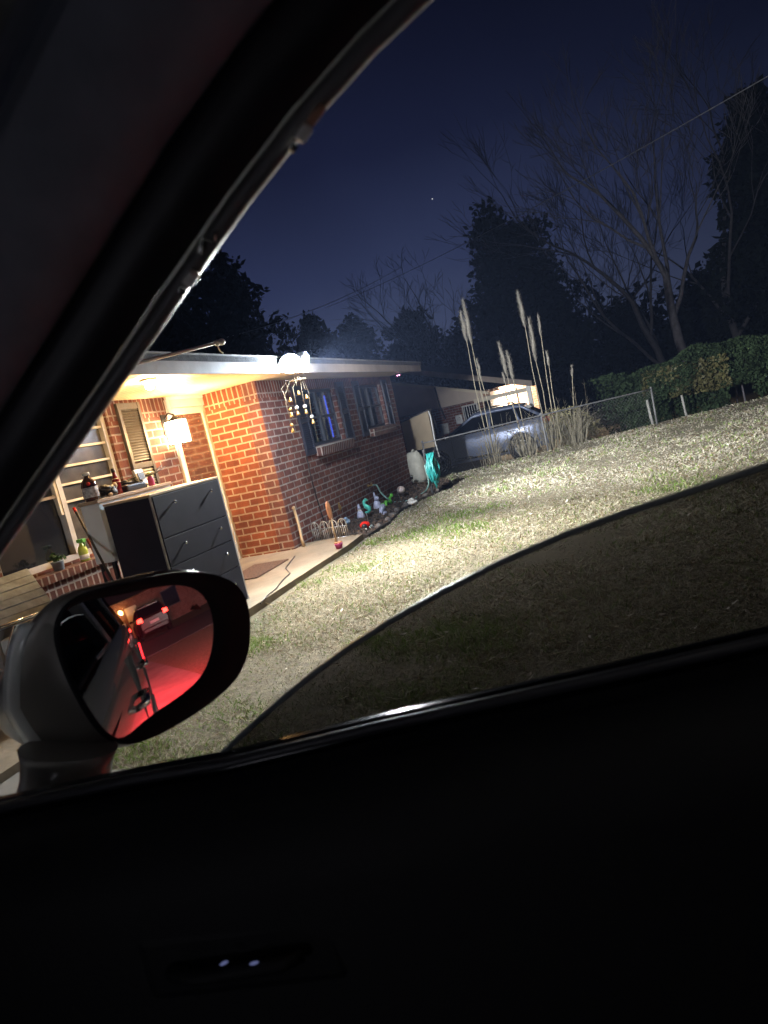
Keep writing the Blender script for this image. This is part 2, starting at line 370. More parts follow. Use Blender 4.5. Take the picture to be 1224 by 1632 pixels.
cam = bpy.data.cameras.new('camera'); co = bpy.data.objects.new('camera', cam); COL.objects.link(co); scene.camera = co
fw = Vector((math.cos(PITCH)*math.cos(AZ), math.cos(PITCH)*math.sin(AZ), math.sin(PITCH)))
r0 = Vector((math.sin(AZ), -math.cos(AZ), 0)); u0 = r0.cross(fw)
Rv = math.cos(ROLL)*r0 - math.sin(ROLL)*u0; Uv = math.sin(ROLL)*r0 + math.cos(ROLL)*u0
mt = Matrix((Rv, Uv, -fw)).transposed().to_4x4(); mt.translation = (0, 0, H); co.matrix_world = mt
cam.sensor_fit = 'VERTICAL'; cam.sensor_height = 24; cam.lens = 24*F/1632
cam.clip_start = .02; cam.clip_end = 4000
cam.dof.use_dof = True; cam.dof.focus_distance = 8.0; cam.dof.aperture_fstop = 6.5
scene.view_settings.view_transform = 'Standard'; scene.view_settings.look = 'None'
scene.view_settings.exposure = 0; scene.view_settings.gamma = 1
scene.render.resolution_x = 768; scene.render.resolution_y = 1024
scene.cycles.use_denoising = True
scene.cycles.max_bounces = 6; scene.cycles.transparent_max_bounces = 16
scene.cycles.sample_clamp_indirect = 4
scene.cycles.min_transparent_bounces = 6; scene.cycles.min_light_bounces = 0

def lamp(name, kind, loc, power, col, size=.05, aim=None, spot=None, blend=.5, label=None, cat='lamp', parent=None):
    l = bpy.data.lights.new(name, kind); l.energy = power; l.color = col
    if kind == 'AREA': l.size = size
    else: l.shadow_soft_size = size
    if kind == 'SPOT': l.spot_size = spot; l.spot_blend = blend
    o = bpy.data.objects.new(name, l); COL.objects.link(o)
    if aim is not None: o.rotation_euler = Vector(aim).to_track_quat('-Z', 'Y').to_euler()
    if parent is not None:
        o.parent = parent; o.location = wm(parent).inverted() @ Vector(loc)
    else: o.location = loc
    return o
# ================================================================== GROUND
P0 = Vector((13.9, 4.1)); P1 = Vector((18.6, -3.4)); FD = (P1-P0).normalized(); FN = Vector((-FD.y, FD.x))
if FN.x < 0: FN = -FN
def sdist(x, y): return (x-P0.x)*FN.x + (y-P0.y)*FN.y
def gz(x, y):
    s = sdist(x, y); t = np.clip((s-.1)/3.6, 0, 1)
    return -.65*t*t*(3-2*t) * np.clip((y+14)/8, 0.25, 1)
def grid_ground():
    xs = np.concatenate([np.linspace(-400, -30, 12), np.linspace(-28, 40, 137), np.linspace(46, 500, 14)])
    ys = np.concatenate([np.linspace(-400, -32, 12), np.linspace(-30, 30, 121), np.linspace(36, 400, 12)])
    X, Y = np.meshgrid(xs, ys); Z = gz(X, Y)
    Z = Z + .012*np.sin(X*1.7+Y*.9)*np.sin(Y*1.3-X*.4)*(Z > -2) - .012
    v = np.stack([X, Y, Z], -1).reshape(-1, 3); nx = len(xs); ny = len(ys)
    i = np.arange((ny-1)*(nx-1)); r = i//(nx-1); c = i % (nx-1); a = r*nx+c
    f = np.stack([a, a+1, a+nx+1, a+nx], 1).ravel()
    m, nt, out = nt_new('lawn_soil'); N = nt.nodes; L = nt.links
    p = N.new('ShaderNodeBsdfPrincipled'); p.inputs['Roughness'].default_value = .95; L.new(p.outputs[0], out.inputs[0])
    tc = N.new('ShaderNodeTexCoord')
    n1 = N.new('ShaderNodeTexNoise'); n1.inputs['Scale'].default_value = 16; n1.inputs['Detail'].default_value = 9; n1.inputs['Roughness'].default_value = .75
    n2 = N.new('ShaderNodeTexNoise'); n2.inputs['Scale'].default_value = .45; n2.inputs['Detail'].default_value = 6
    for q in (n1, n2): L.new(tc.outputs['Object'], q.inputs['Vector'])
    r1 = N.new('ShaderNodeValToRGB'); r1.color_ramp.elements[0].position = .3; r1.color_ramp.elements[0].color = (.055, .046, .03, 1)
    r1.color_ramp.elements[1].position = .7; r1.color_ramp.elements[1].color = (.24, .20, .125, 1); L.new(n1.outputs[0], r1.inputs[0])
    r2 = N.new('ShaderNodeValToRGB'); r2.color_ramp.elements[0].position = .58; r2.color_ramp.elements[1].position = .8; r2.color_ramp.elements[1].color = (.5, .5, .5, 1); L.new(n2.outputs[0], r2.inputs[0])
    mx = N.new('ShaderNodeMixRGB'); mx.inputs[2].default_value = (.09, .12, .035, 1); L.new(r2.outputs[0], mx.inputs[0]); L.new(r1.outputs[0], mx.inputs[1])
    L.new(mx.outputs[0], p.inputs['Base Color'])
    b = N.new('ShaderNodeBump'); b.inputs['Strength'].default_value = 1; b.inputs['Distance'].default_value = .03; L.new(n1.outputs[0], b.inputs['Height']); L.new(b.outputs[0], p.inputs['Normal'])
    o = np_mesh('ground', v, 4, f, m)
    for pl in o.data.polygons: pl.use_smooth = True
    tag(o, kind='structure')
grid_ground()
def sheet(name, pts, z, th, mat):
    b = MB(); b.poly([(x, y, z-th) for x, y in pts], (0, 0, th)); return tag(b.build(name, mat), kind='structure')
sheet('driveway', [(-5, -9.5), (2.2, -9.5), (2.35, -2), (2.62, 2.75), (2.75, 3.405), (-5, 3.405)], .012, .15, C['drive'])
sheet('road', [(-60, -15.5), (80, -15.5), (80, -9.504), (-60, -9.504)], .006, .12, C['asphalt'])
porch = sheet('path', [(-5, 3.41), (5.1, 3.41), (7.65, 3.36), (8.36, 3.40), (8.40, 4.30), (8.2, 5.3), (-5, 5.3)], .06, .2, C['concrete'])
porch.name = 'porch_slab'
SL = .06
# flower bed
bedp = [(8.42, 3.36), (9.2, 3.30), (10.2, 3.44), (11.2, 3.36), (12.0, 3.12), (12.9, 3.2), (13.8, 3.6), (13.9, 4.4), (8.42, 4.4)]
def bed():
    b = MB(); g = random.Random(4)
    b.poly([(x, y, -.05) for x, y in bedp], (0, 0, .075)); o = b.build('mulch_bed', C['mulch']); tag(o, kind='structure')
    # bark chips
    n = 2600; P = []
    while len(P) < n:
        x, y = g.uniform(8.42, 13.6), g.uniform(3.2, 4.25)
        if y > np.interp(x, [p[0] for p in bedp[:7]], [p[1] for p in bedp[:7]])+.01: P.append((x, y, .03+g.random()*.02))
    o = leaf_cloud('mulch_chips', np.array(P), .026, M('bark_chip', (.075, .05, .035), .9, 0, .6, 25, .3), None, .45, 9); tag(o, kind='stuff', label='dark bark mulch chips in the bed along the brick wall', cat='mulch')
bed()

# ---- grass
def grass():
    g = nr; n = 640000
    r = 1.1*np.exp(g.random(n)**.85*math.log(26/1.1)); th = AZ + R(1)*g.uniform(-62, 40, n)
    x = r*np.cos(th); y = r*np.sin(th)
    ok = sdist(x, y) < .25
    ok &= ~((y > 3.30) & (x < 8.45))
    ok &= ~((x < np.interp(y, [-9, -2, 2.75, 3.4], [2.2, 2.36, 2.64, 2.77])+.01))
    bx = np.array([p[0] for p in bedp[:7]]); by = np.array([p[1] for p in bedp[:7]])
    ok &= ~((x >= 8.42) & (y > np.interp(x, bx, by)+.01*np.sin(x*23)))
    ok &= ~((x > 8.0) & (y > 4.2))
    x = x[ok]; y = y[ok]; r = r[ok]; n = len(x)
    z = gz(x, y)-.014
    def noise(s, seed):
        q = np.random.default_rng(seed); o = np.zeros(n)
        for k in range(10):
            a = q.uniform(0, 6.28); f = s*(.6+1.1*q.random()); o += np.sin((x*math.cos(a)+y*math.sin(a))*f+q.uniform(0, 6.28))
        return o/10**.5/.7
    big = noise(.9, 1); mid = noise(3.2, 2); fine = noise(9, 3)
    green = np.clip((big*.6+mid*.55+fine*.3-.85)*1.1, 0, 1) * np.clip(1.3-(x-7)/5, .0, 1) * np.clip((r-2.2)/3, .15, 1) * np.clip((y+1.2)/1.2, .05, 1)
    # the greenest clump lies out on the lawn in front of the second window
    gx, gy = gnd(725, 835)[:2]; green = np.clip(green + 1.1*np.exp(-(((x-gx)/1.0)**2+((y-gy)/.55)**2))*(.6+.4*mid), 0, 1)
    gx, gy = gnd(665, 865)[:2]; green = np.clip(green + .6*np.exp(-(((x-gx)/1.2)**2+((y-gy)/.5)**2))*(.6+.5*mid), 0, 1)
    isg = g.random(n) < .09+.52*green
    hgt = (.014+.026*g.random(n))*(1+.16*fine)*np.where(isg, 1.15, 1); hgt = np.clip(hgt*np.where(g.random(n) < .05, 2.0, 1)*(1+.25*np.clip(mid, -1, 1.5)), .007, .09)
    wd = np.maximum(.0021, r*.00062)*(.7+.7*g.random(n))
    a = g.uniform(0, 6.283, n); lean = g.random(n)**.6*np.where(isg, 1.0, 2.0)
    la = a+g.normal(0, .8, n)
    c = np.stack([x, y, z], 1); sd = np.stack([np.cos(a), np.sin(a), 0*a], 1)*wd[:, None]
    ln = np.stack([np.cos(la)*lean*hgt*1.25, np.sin(la)*lean*hgt*1.25, hgt*(1-.25*np.clip(lean, 0, 1.6))], 1)
    mid_ = c + ln*np.array([.45, .45, .6]); tip = c + ln
    v = np.stack([c-sd, c+sd, mid_+sd*.7, tip, mid_-sd*.7], 1).reshape(-1, 3)
    o = np_mesh('grass', v, 5, np.arange(5*n), None)
    straw = np.array([.36, .325, .235]); pale = np.array([.54, .50, .405]); brown = np.array([.20, .145, .085])
    t = g.random(n)[:, None]; colr = straw*(1-t)+pale*t; bm = (g.random(n) < .22)[:, None]; colr = np.where(bm, brown*(.7+.8*t), colr)
    gc = np.array([.10, .19, .035])*(1-t)+np.array([.22, .30, .08])*t
    colr = np.where(isg[:, None], gc, colr)*(.75+.5*g.random(n))[:, None]
    colr *= (1+.07*np.clip(mid, -1.5, 1.5))[:, None]
    ca = o.data.color_attributes.new('hue', 'FLOAT_COLOR', 'POINT')
    rgba = np.ones((n, 5, 4), np.float32); rgba[..., :3] = colr[:, None, :]; ca.data.foreach_set('color', rgba.ravel())
    m, nt, out = nt_new('grass_blade'); N = nt.nodes; L = nt.links
    at_ = N.new('ShaderNodeAttribute'); at_.attribute_name = 'hue'
    d = N.new('ShaderNodeBsdfDiffuse'); tr = N.new('ShaderNodeBsdfTranslucent'); mx = N.new('ShaderNodeMixShader'); mx.inputs[0].default_value = .25
    L.new(at_.outputs[0], d.inputs[0]); L.new(at_.outputs[0], tr.inputs[0]); L.new(d.outputs[0], mx.inputs[1]); L.new(tr.outputs[0], mx.inputs[2]); L.new(mx.outputs[0], out.inputs[0])
    o.data.materials.clear(); o.data.materials.append(m)
    tag(o, 'dry straw coloured lawn with green patches in front of the brick house', 'grass', kind='stuff')
grass()
# fallen leaves
def leaves():
    g = random.Random(21); base = None; k = 0
    while k < 230:
        near = k >= 150; r = (1.5+2.6*g.random()) if near else 1.6*math.exp(g.random()*math.log(8)); th = AZ+R(g.uniform(-38, 4) if near else g.uniform(-38, 16)); x, y = r*math.cos(th), r*math.sin(th)
        if sdist(x, y) > -.2 or (y > 3.2) or x < (1.2 if near else 2.8) or x < 2.8 and y > -.3: continue
        if base is None:
            b = MB(); vs = [(-.035, 0, .004), (-.018, .014, .010), (.006, .017, .006), (.034, .004, .014), (.01, -.016, .012), (-.016, -.013, .004)]
            b.poly(vs, (0, 0, .0012)); base = b.build('fallen_leaf', C['litter']); o = base
        else:
            o = base.copy(); COL.objects.link(o)
        s = g.uniform(.3, .8) if near else g.uniform(.35, .95); o.scale = (s, s*g.uniform(.4, 1), s); o.location = (x, y, .024+g.random()*.02); o.rotation_euler = (g.uniform(-.6, .6), g.uniform(-.6, .6), g.uniform(0, 6.28))
        tag(o, 'small curled dry leaf lying on the dormant lawn', 'leaf', 'dry leaves scattered on the lawn'); k += 1
leaves()

# ================================================================== BRICK HOUSE
YW, XC, YD, XE, ZT, YE = 4.26, 8.03, 5.08, 13.86, 2.31, 3.58      # lawn wall, corner, door wall, far end, soffit, eave line
house = thing('brick_house', (8.03, 5.08, 0), 'low brick ranch house with lit porch and long eave beside the lawn', 'house')
def wall_x(x0, x1, z0, z1, y0, th, holes, name, mat):
    """wall along X facing -Y, with real openings"""
    xs = sorted({x0, x1, *[h[0] for h in holes], *[h[1] for h in holes]}); zs = sorted({z0, z1, *[h[2] for h in holes], *[h[3] for h in holes]})
    inh = lambda x, z: any(h[0] < x < h[1] and h[2] < z < h[3] for h in holes)
    b = bmesh.new(); V = {}
    def v(x, y, z):
        k = (round(x, 5), round(y, 5), round(z, 5))
        if k not in V: V[k] = b.verts.new(k)
        return V[k]
    y1 = y0+th; cells = {}
    for i in range(len(xs)-1):
        for j in range(len(zs)-1):
            if not inh((xs[i]+xs[i+1])/2, (zs[j]+zs[j+1])/2): cells[i, j] = 1
    for (i, j) in cells:
        a, c, d, e = xs[i], xs[i+1], zs[j], zs[j+1]
        b.faces.new((v(a, y0, d), v(c, y0, d), v(c, y0, e), v(a, y0, e))); b.faces.new((v(a, y1, d), v(a, y1, e), v(c, y1, e), v(c, y1, d)))
        if (i-1, j) not in cells: b.faces.new((v(a, y0, d), v(a, y0, e), v(a, y1, e), v(a, y1, d)))
        if (i+1, j) not in cells: b.faces.new((v(c, y0, d), v(c, y1, d), v(c, y1, e), v(c, y0, e)))
        if (i, j-1) not in cells: b.faces.new((v(a, y0, d), v(a, y1, d), v(c, y1, d), v(c, y0, d)))
        if (i, j+1) not in cells: b.faces.new((v(a, y0, e), v(c, y0, e), v(c, y1, e), v(a, y1, e)))
    bmesh.ops.recalc_face_normals(b, faces=b.faces)
    me = bpy.data.meshes.new(name); b.to_mesh(me); b.free(); return me
def add_wall(x0, x1, z0, z1, y0, th, holes, name, mat):
    me = wall_x(x0, x1, z0, z1, y0, th, holes, name, mat); me.transform(wm(house).inverted()); return link_mesh(name, me, mat, house)
W1 = (9.40, 10.66, 1.30, 2.16); W2 = (11.86, 13.10, 1.36, 2.17)
add_wall(XC, XE, -.3, ZT, YW, .22, [W1, W2], 'wall', C['brick_x'])
# object coordinates in the brick material start at the house root (z = 0 is the ground)
MB().bb((XC, YW+.222, -.3), (XC+.22, YD-.002, ZT)).build('wall', C['brick_y'], house)
PW = (4.35, 6.14, .80, 2.20); DR = (7.27, 8.10, -.02, 2.27)
add_wall(1.6, XC+.22, -.3, ZT, YD, .22, [PW, DR], 'wall', C['brick_x'])
MB().bb((XE-.22, YW+.222, -.3), (XE-.002, 12, ZT)).bb((1.6, YD+.222, -.3), (1.82, 12, ZT)).build('wall', C['brick_y'], house)
# dark rooms behind the openings
MB().bb((1.9, YD+1.6, -.2), (XE-.3, YD+1.65, ZT)).bb((1.9, YD+.3, -.25), (XE-.3, YD+1.6, -.2)).build('inner_wall', M('dim_room_wall', (.16, .13, .11), .9), house)
# roof, soffit, fascia
def roof():
    b = MB(); x0, x1 = 1.2, XE+.02
    prof = [(YE-.02, ZT+.13), (8.2, ZT+1.02), (12.4, ZT+.2), (12.4, ZT+.12), (8.2, ZT+.93), (YE-.02, ZT+.06)]
    b.poly([(x0, y, z) for y, z in prof], (x1-x0, 0, 0)); b.build('roof', C['roof'], house)
    def grooved(xa, xb, ya, yb):
        prof = []; x = xa; p_ = .115
        while x < xb-.03:
            e = min(x+p_, xb); prof += [(x, ZT+.010), (x+.012, ZT), (min(x+p_*.5, xb), ZT-.002), (e-.012, ZT)]; x = e
        prof.append((xb, ZT+.010)); q = MB()
        q.loft([[(x, ya, z) for x, z in prof]+[(xb, ya, ZT+.03), (xa, ya, ZT+.03)], [(x, yb, z) for x, z in prof]+[(xb, yb, ZT+.03), (xa, yb, ZT+.03)]], smooth=False); return q
    grooved(x0, x1-.05, YE+.032, YW+.2).build('soffit', C['soffit'], house); grooved(x0, XC+.2, YW+.202, YD+.21).build('soffit', C['soffit'], house)
    MB().bb((x0, YE, ZT-.055), (x1-.03, YE+.03, ZT+.115), .004).build('fascia', C['fascia'], house)
    MB().bb((x0, YE-.035, ZT+.117), (x1, YE+.03, ZT+.135), .004).build('drip_edge', M('drip_metal', (.16, .15, .14), .6, .2, .3, 8, .1, dirt=.5), house)
    rk = MB(); rk.poly([(x1-.028, y, z) for y, z in ((YE+.0, ZT-.055), (YE, ZT+.118), (8.2, ZT+.99), (12.2, ZT+.15), (12.2, ZT-.03), (8.2, ZT+.80))], (.026, 0, 0)); rk.build('rake_board', C['fascia'], house)
    gb = MB(); gb.poly([(XE-.16, y, z) for y, z in ((YE+.05, ZT+.035), (8.2, ZT+.9), (12, ZT+.1))], (.08, 0, 0)); gb.build('gable', C['siding'], house)
roof()
# trim board where soffit meets walls, frieze over the door
MB().bb((7.22, YD-.03, 2.272), (XC-.002, YD-.001, ZT-.001)).bb((7.20, YD-.03, SL), (7.268, YD-.001, 2.27)).build('door_trim', C['white'], house)

# ---- windows on the lawn side
def window_lawn(Wn, curtain, blueglow):
    x0, x1, z0, z1 = Wn; y = YW+.07
    fr = MB(); t = .045
    fr.bb((x0, y, z0), (x0+t, y+.05, z1)).bb((x1-t, y, z0), (x1, y+.05, z1)).bb((x0+t, y, z1-t), (x1-t, y+.05, z1)).bb((x0+t, y, z0), (x1-t, y+.05, z0+t))
    xm = (x0+x1)/2; fr.bb((xm-.03, y-.008, z0+t), (xm+.03, y+.05, z1-t)); zm = (z0+z1)/2
    fr.bb((x0+t, y+.004, zm-.018), (xm-.03, y+.046, zm+.018)).bb((xm+.03, y+.004, zm-.018), (x1-t, y+.046, zm+.018))
    win = fr.build('window', C['wframe'], house)
    MB().bb((x0+.02, y+.022, z0+.02), (x1-.02, y+.027, z1-.02)).build('pane', C['pane_clear'], win)
    # curtain with folds behind the glass
    b = MB(); n = 40; yb = y+.14
    def cur(xa, xb):
        pts = []
        for i in range(n+1):
            x = xa+(xb-xa)*i/n; pts.append((x, yb+.015*math.sin(i*1.15)+.006*math.sin(i*2.7), 0))
        b.loft([[(p[0], p[1], z0-.05) for p in pts], [(p[0], p[1], z1+.05) for p in pts]], closed_sec=False, cap=False)
    if blueglow: cur(x0, x0+.50*(x1-x0)); cur(x0+.78*(x1-x0), x1)
    else: cur(x0, x0+.36*(x1-x0)); cur(x0+.42*(x1-x0), x1)
    b.build('curtain', C['curtain'] if not blueglow else M('curtain_navy', (.035, .035, .055), .85, 0, .3, 9, .3), win)
    sl = MB(); sl.box(((x0+x1)/2, YW-.055, z0-.075), (x1-x0+.1, .15, .135), Matrix.Rotation(R(9), 3, 'X'), .006); sl.build('sill', C['brick_sill'], win)
    return win
w1 = window_lawn(W1, True, True)
# blue lit strip seen between the curtains
xb_ = onY(522, 655, YW+.13).x; MB().bb((xb_-.02, YW+.128, 1.37), (xb_+.03, YW+.134, 1.70)).bb((xb_-.02, YW+.128, 1.74), (xb_+.03, YW+.134, 2.06)).build('lit_gap', EM('blue_screen_light', (.06, .13, 1.0), 2.2), w1)
window_lawn(W2, True, False)
def shutter(x0, x1, z0, z1, y, mat, depth=.035):
    s = MB(); t = .045
    s.bb((x0, y-depth, z0), (x0+t, y-.001, z1), .003).bb((x1-t, y-depth, z0), (x1, y-.001, z1), .003)
    zm = (z0+z1)/2
    for a, c in ((z0, z0+.07), (zm-.03, zm+.03), (z1-.07, z1)): s.bb((x0+t, y-depth+.003, a), (x1-t, y-.001, c), .002)
    sh = s.build('shutter', mat, house)
    l = MB(); z = z0+.07
    rot = Matrix.Rotation(R(-35), 3, 'X')
    while z < z1-.09:
        if abs(z+.015-zm) > .04: l.box(((x0+x1)/2, y-depth*.5, z+.018), (x1-x0-2*t, .004, .034), rot)
        z += .03
    l.build('louvers', mat, sh)
    return sh
shutter(9.03, 9.36, 1.20, 2.21, YW, C['shutter'])
shutter(10.72, 11.06, 1.24, 2.24, YW, C['shutter'])
shutter(11.50, 11.82, 1.25, 2.24, YW, C['shutter'])
shutter(13.14, 13.46, 1.27, 2.24, YW, C['shutter'])
# ---- porch side: picture window, shutter, door
shutter(6.30, 6.69, .85, 2.27, YD, C['shutter2'], .04)
def picture_window():
    x0, x1, z0, z1 = PW; y = YD+.06; f = MB(); t = .055
    f.bb((x0, y, z0), (x0+t, y+.06, z1)).bb((x1-t, y-.02, z0), (x1, y+.06, z1)).bb((x0+t, y, z1-t), (x1-t, y+.06, z1)).bb((x0+t, y, z0), (x1-t, y+.06, z0+t))
    f.bb((5.25, y-.02, z0+t), (5.31, y+.06, z1-t))
    win = f.build('window', C['wframe_w'], house)
    MB().bb((5.215, y-.012, 1.25), (5.248, y+.03, z1-t)).build('mullion', C['trim'], win)
    bars = MB()
    for z in (1.36, 1.53, 1.705, 1.88, 2.05): bars.bb((5.312, y-.005, z-.012), (x1-t-.002, y+.03, z+.012), .003)
    bars.build('louver_bars', C['trim'], win)
    MB().bb((5.315, y+.034, z0+t), (x1-t-.002, y+.04, z1-t)).build('pane', M('dusty_pane', (.06, .055, .05), .25, 0, .5, 6, .05, dirt=.4), win)
    MB().bb((x0+t, y+.034, z0+t), (5.21, y+.04, z1-t)).build('pane', C['pane'], win)
    MB().bb((x0+t+.002, y-.004, 1.42), (5.21, y+.033, 1.45), .003).bb((x0+t+.002, y-.004, 1.83), (5.21, y+.033, 1.87), .003).build('crossbar', M('aged_bar', (.2, .16, .12), .7), win)
    s = MB(); s.bb((x0-.3, YD-.20, .70), (x1+.05, YD-.002, .775), .005); s.build('sill', C['brick_sill'], win)
    s = MB(); s.bb((x0-.26, YD-.16, .42), (x1+.02, YD-.003, .698)); s.build('sill_course', C['brick_sill'], win)
picture_window()
def door():
    x0, x1, z0, z1 = DR; y = YD+.02; f = MB(); t = .075
    f.bb((x0+.02, y, SL), (x0+.02+t, y+.045, z1-.10), .004).bb((x1-.02-t, y, SL), (x1-.02, y+.045, z1-.10), .004)
    f.bb((x0+.02+t, y, z1-.185), (x1-.02-t, y+.045, z1-.10), .003).bb((x0+.02+t, y, SL), (x1-.02-t, y+.045, SL+.22), .003).bb((x0+.02+t, y+.002, .98), (x1-.02-t, y+.043, 1.06), .003)
    d = f.build('door', C['trim'], house)
    MB().bb((x0+.02+t, y+.018, SL+.22), (x1-.02-t, y+.026, z1-.185)).build('glass', C['doorglass'], d)
    MB().bb((x0, YD-.02, SL), (x0+.018, YD+.1, z1)).bb((x1-.018, YD-.02, SL), (x1, YD+.1, z1)).bb((x0+.018, YD-.02, z1-.096), (x1-.018, YD+.1, z1)).build('door_frame', C['trim'], d)
    h = MB(); h.tube([(x0+.06, y-.0, 1.02), (x0+.06, y-.045, 1.02), (x0+.06, y-.045, 1.16), (x0+.06, y, 1.16)], .008, 6); h.build('handle', C['black'], d)
door()
# cable down the lawn wall
b = MB(); b.tube([(9.02, YW-.012, 1.2), (9.0, YW-.012, .9), (9.03, YW-.013, .5), (9.1, YW-.013, .12), (9.3, YW-.012, .05)], .007, 5); b.build('cable', C['black'], house)

# ---- lamps
def floodlight():
    p = onY(458, 578, YE-.03)
    t = thing('floodlight', (p.x, YE-.02, ZT+.06), 'white twin head floodlight glaring from the eave fascia', 'floodlight')
    MB().lathe((p.x, YE-.001, ZT+.04), [(.06, 0), (.06, .02), (.035, .04)], 16, (0, -1, 0)).build('base_plate', C['white'], t)
    for sx, az, el in ((-1, -150, -38), (1, -55, -20)):
        q = Vector((p.x+sx*.13-.03, YE-.13, ZT+.055)); ax = Vector((math.cos(R(az))*math.cos(R(el)), math.sin(R(az))*math.cos(R(el)), math.sin(R(el))))
        h = MB(); h.tube([(p.x+sx*.02, YE-.03, ZT+.04), (p.x+sx*.07, YE-.05, ZT+.06), q-ax*.06], .012, 8); h.lathe(q-ax*.06, [(.03, 0), (.09, .03), (.122, .10), (.122, .115)], 20, ax)
        hd = h.build('lamp_head', C['white'], t)
        MB().lathe(q+ax*.056, [(.119, 0), (.122, .014), (.09, .05), (.02, .07)], 20, ax).build('lens', EM('floodlight_lens', (.72, .86, 1.0), 900), hd)
    # sensor dome
    MB().ball((p.x, YE-.07, ZT-.03), .03, 12, 8).build('sensor', C['white'], t)
    pos = (p.x+.06, YE-.24, ZT-.01)
    lamp('floodlight_beam', 'SPOT', (p.x+.10, YE-.29, ZT-.03), 7600, (.93, .96, 1.0), .05, (.80, -.60, .0), R(106), 1.0, parent=t)
    lamp('floodlight_beam', 'SPOT', (p.x-.10, YE-.29, ZT-.03), 3000, (.97, .97, .90), .05, (-.50, -.75, -.38), R(142), .9, parent=t)
    lamp('floodlight_spill', 'POINT', (p.x+.05, YE-.34, ZT-.09), 26, (.66, .68, 1.0), .07, parent=t)
floodlight()
def porch_light():
    p = Vector((5.55, 4.02, ZT))
    t = thing('ceiling_light', p, 'glaring warm ceiling bulb under the porch soffit', 'ceiling light')
    MB().lathe(p, [(.075, -.001), (.08, -.012), (.06, -.025)], 20).build('base', C['white'], t)
    MB().ball(p+Vector((0, 0, -.06)), .042, 14, 10).build('bulb', EM('warm_bulb', (1, .72, .36), 260), t)
    lamp('ceiling_bulb', 'POINT', p+Vector((0, 0, -.13)), 60, (1, .60, .22), .05, parent=t)
porch_light()
def lantern():
    x, y, z = 7.10, YD-.16, 1.86
    t = thing('wall_lantern', (x, YD, z), 'glowing box shaped wall lantern between the shutter and the door', 'wall lantern')
    MB().bb((x-.05, YD-.02, z-.02), (x+.05, YD-.001, z+.24), .004).build('back_plate', C['black'], t)
    MB().tube([(x, YD-.02, z+.19), (x, YD-.09, z+.24), (x, y, z+.21), (x, y, z+.165)], .010, 8).bb((x-.10, y-.10, z+.135), (x+.10, y+.10, z+.155), .004).lathe((x, y, z+.155), [(.07, 0), (.03, .03), (.01, .05)], 12).build('arm', C['black'], t)
    g = MB(); g.bb((x-.088, y-.088, z-.13), (x+.088, y+.088, z+.133), .006); g.build('shade', EM('lantern_glow', (1, .74, .40), 110), t)
    fr = MB()
    for sx in (-1, 1):
        for sy in (-1, 1): fr.bb((x+sx*.089, y+sy*.089, z-.135), (x+sx*.099, y+sy*.099, z+.134))
    fr.bb((x-.10, y-.10, z-.147), (x+.10, y+.10, z-.136)); fr.build('cage', C['black'], t)
    lamp('lantern_bulb', 'POINT', (x, y-.17, z), 120, (1, .54, .17), .08, parent=t)
lantern()
def security_camera():
    p = onY(635, 602, 3.75)
    t = thing('security_camera', (p.x, p.y, ZT), 'small round camera with pink glowing eyes under the far eave', 'security camera')
    MB().lathe((p.x, p.y, ZT-.045), [(.045, 0), (.05, .044)], 14).build('base', C['white'], t)
    MB().ball((p.x, p.y, ZT-.075), .052, 14, 9).build('dome', C['black'], t)
    e = MB()
    for s in (-.022, .022): e.ball((p.x-.040, p.y-.02+s*.9, ZT-.092), .013, 8, 6)
    e.build('eye', EM('infrared_pink', (1, .25, .5), 9), t)
security_camera()
def flagpole():
    a = Vector((4.55, YE-.02, 2.30)); b_ = onY(348, 546, 3.0)
    t = thing('flagpole', a, 'bare pale flagpole slanting out above the porch eave', 'flagpole')
    d = (b_-a).normalized()
    MB().tube([a, b_], [.016, .014], 10).build('pole', C['white'], t)
    MB().box(a+Vector((0, .0, 0)), (.09, .035, .12), None, .006).tube([a-d*.02, a+d*.12], .024, 10).build('bracket', C['steel'], t)
    MB().ball(b_+d*.03, .034, 12, 8, (1.2, .8, .8)).lathe(b_-d*.03, [(.022, 0), (.026, .02), (.02, .05)], 10, d).tube([b_-d*.02, b_-d*.02+Vector((.0, -.02, -.07)), b_-d*.01+Vector((.02, -.02, -.09))], .006, 5).build('finial', C['white'], t)
flagpole()
def chimes():
    chm = M('tarnished_chain', (.20, .15, .09), .6, .3, .2, 12, .1); chb = M('frosted_ball', (.26, .25, .23), .3, 0, .1, 12, .05)
    c = onY(477, 609, 3.70); c.z = ZT-.13
    t = thing('wind_chime', (c.x, c.y, ZT), 'brass bell wind chime with glass balls hanging under the eave', 'wind chime')
    MB().lathe(c, [(.10, 0), (.11, .008), (.10, .02)], 18).tube([c+Vector((0, 0, .02)), (c.x, c.y, ZT)], .003, 5).lathe(c+Vector((0, 0, .02)), [(.04, 0), (.02, .03)], 12).build('crown', chm, t)
    for px, py, ball in ((462, 633, 0), (464, 657, 1), (466, 682, 1), (474, 654, 2), (475, 622, 0), (487, 652, 2), (488, 628, 0), (498, 668, 2)):
        e = onY(px, py, 3.70+.05*math.sin(px)); top = Vector((c.x+(e.x-c.x)*.55, c.y+.03*math.cos(px), c.z+.004))
        st = MB(); mid = (top+e)/2+Vector(((e.x-c.x)*.32, 0, .10)); st.tube([top, mid, e+Vector((0, 0, .05))], .0032, 5)
        s = st.build('string', chm, t)
        bl = MB(); bl.lathe(e-Vector((0, 0, .06)), [(.025, 0), (.020, .02), (.012, .045), (.007, .06)], 12); bl.build('bell', C['gold'], s)
        if ball: MB().ball(e+Vector((0, 0, .035)), .027 if ball == 2 else .022, 12, 8).build('ball', chb if ball == 2 else C['gold'], s)
chimes()

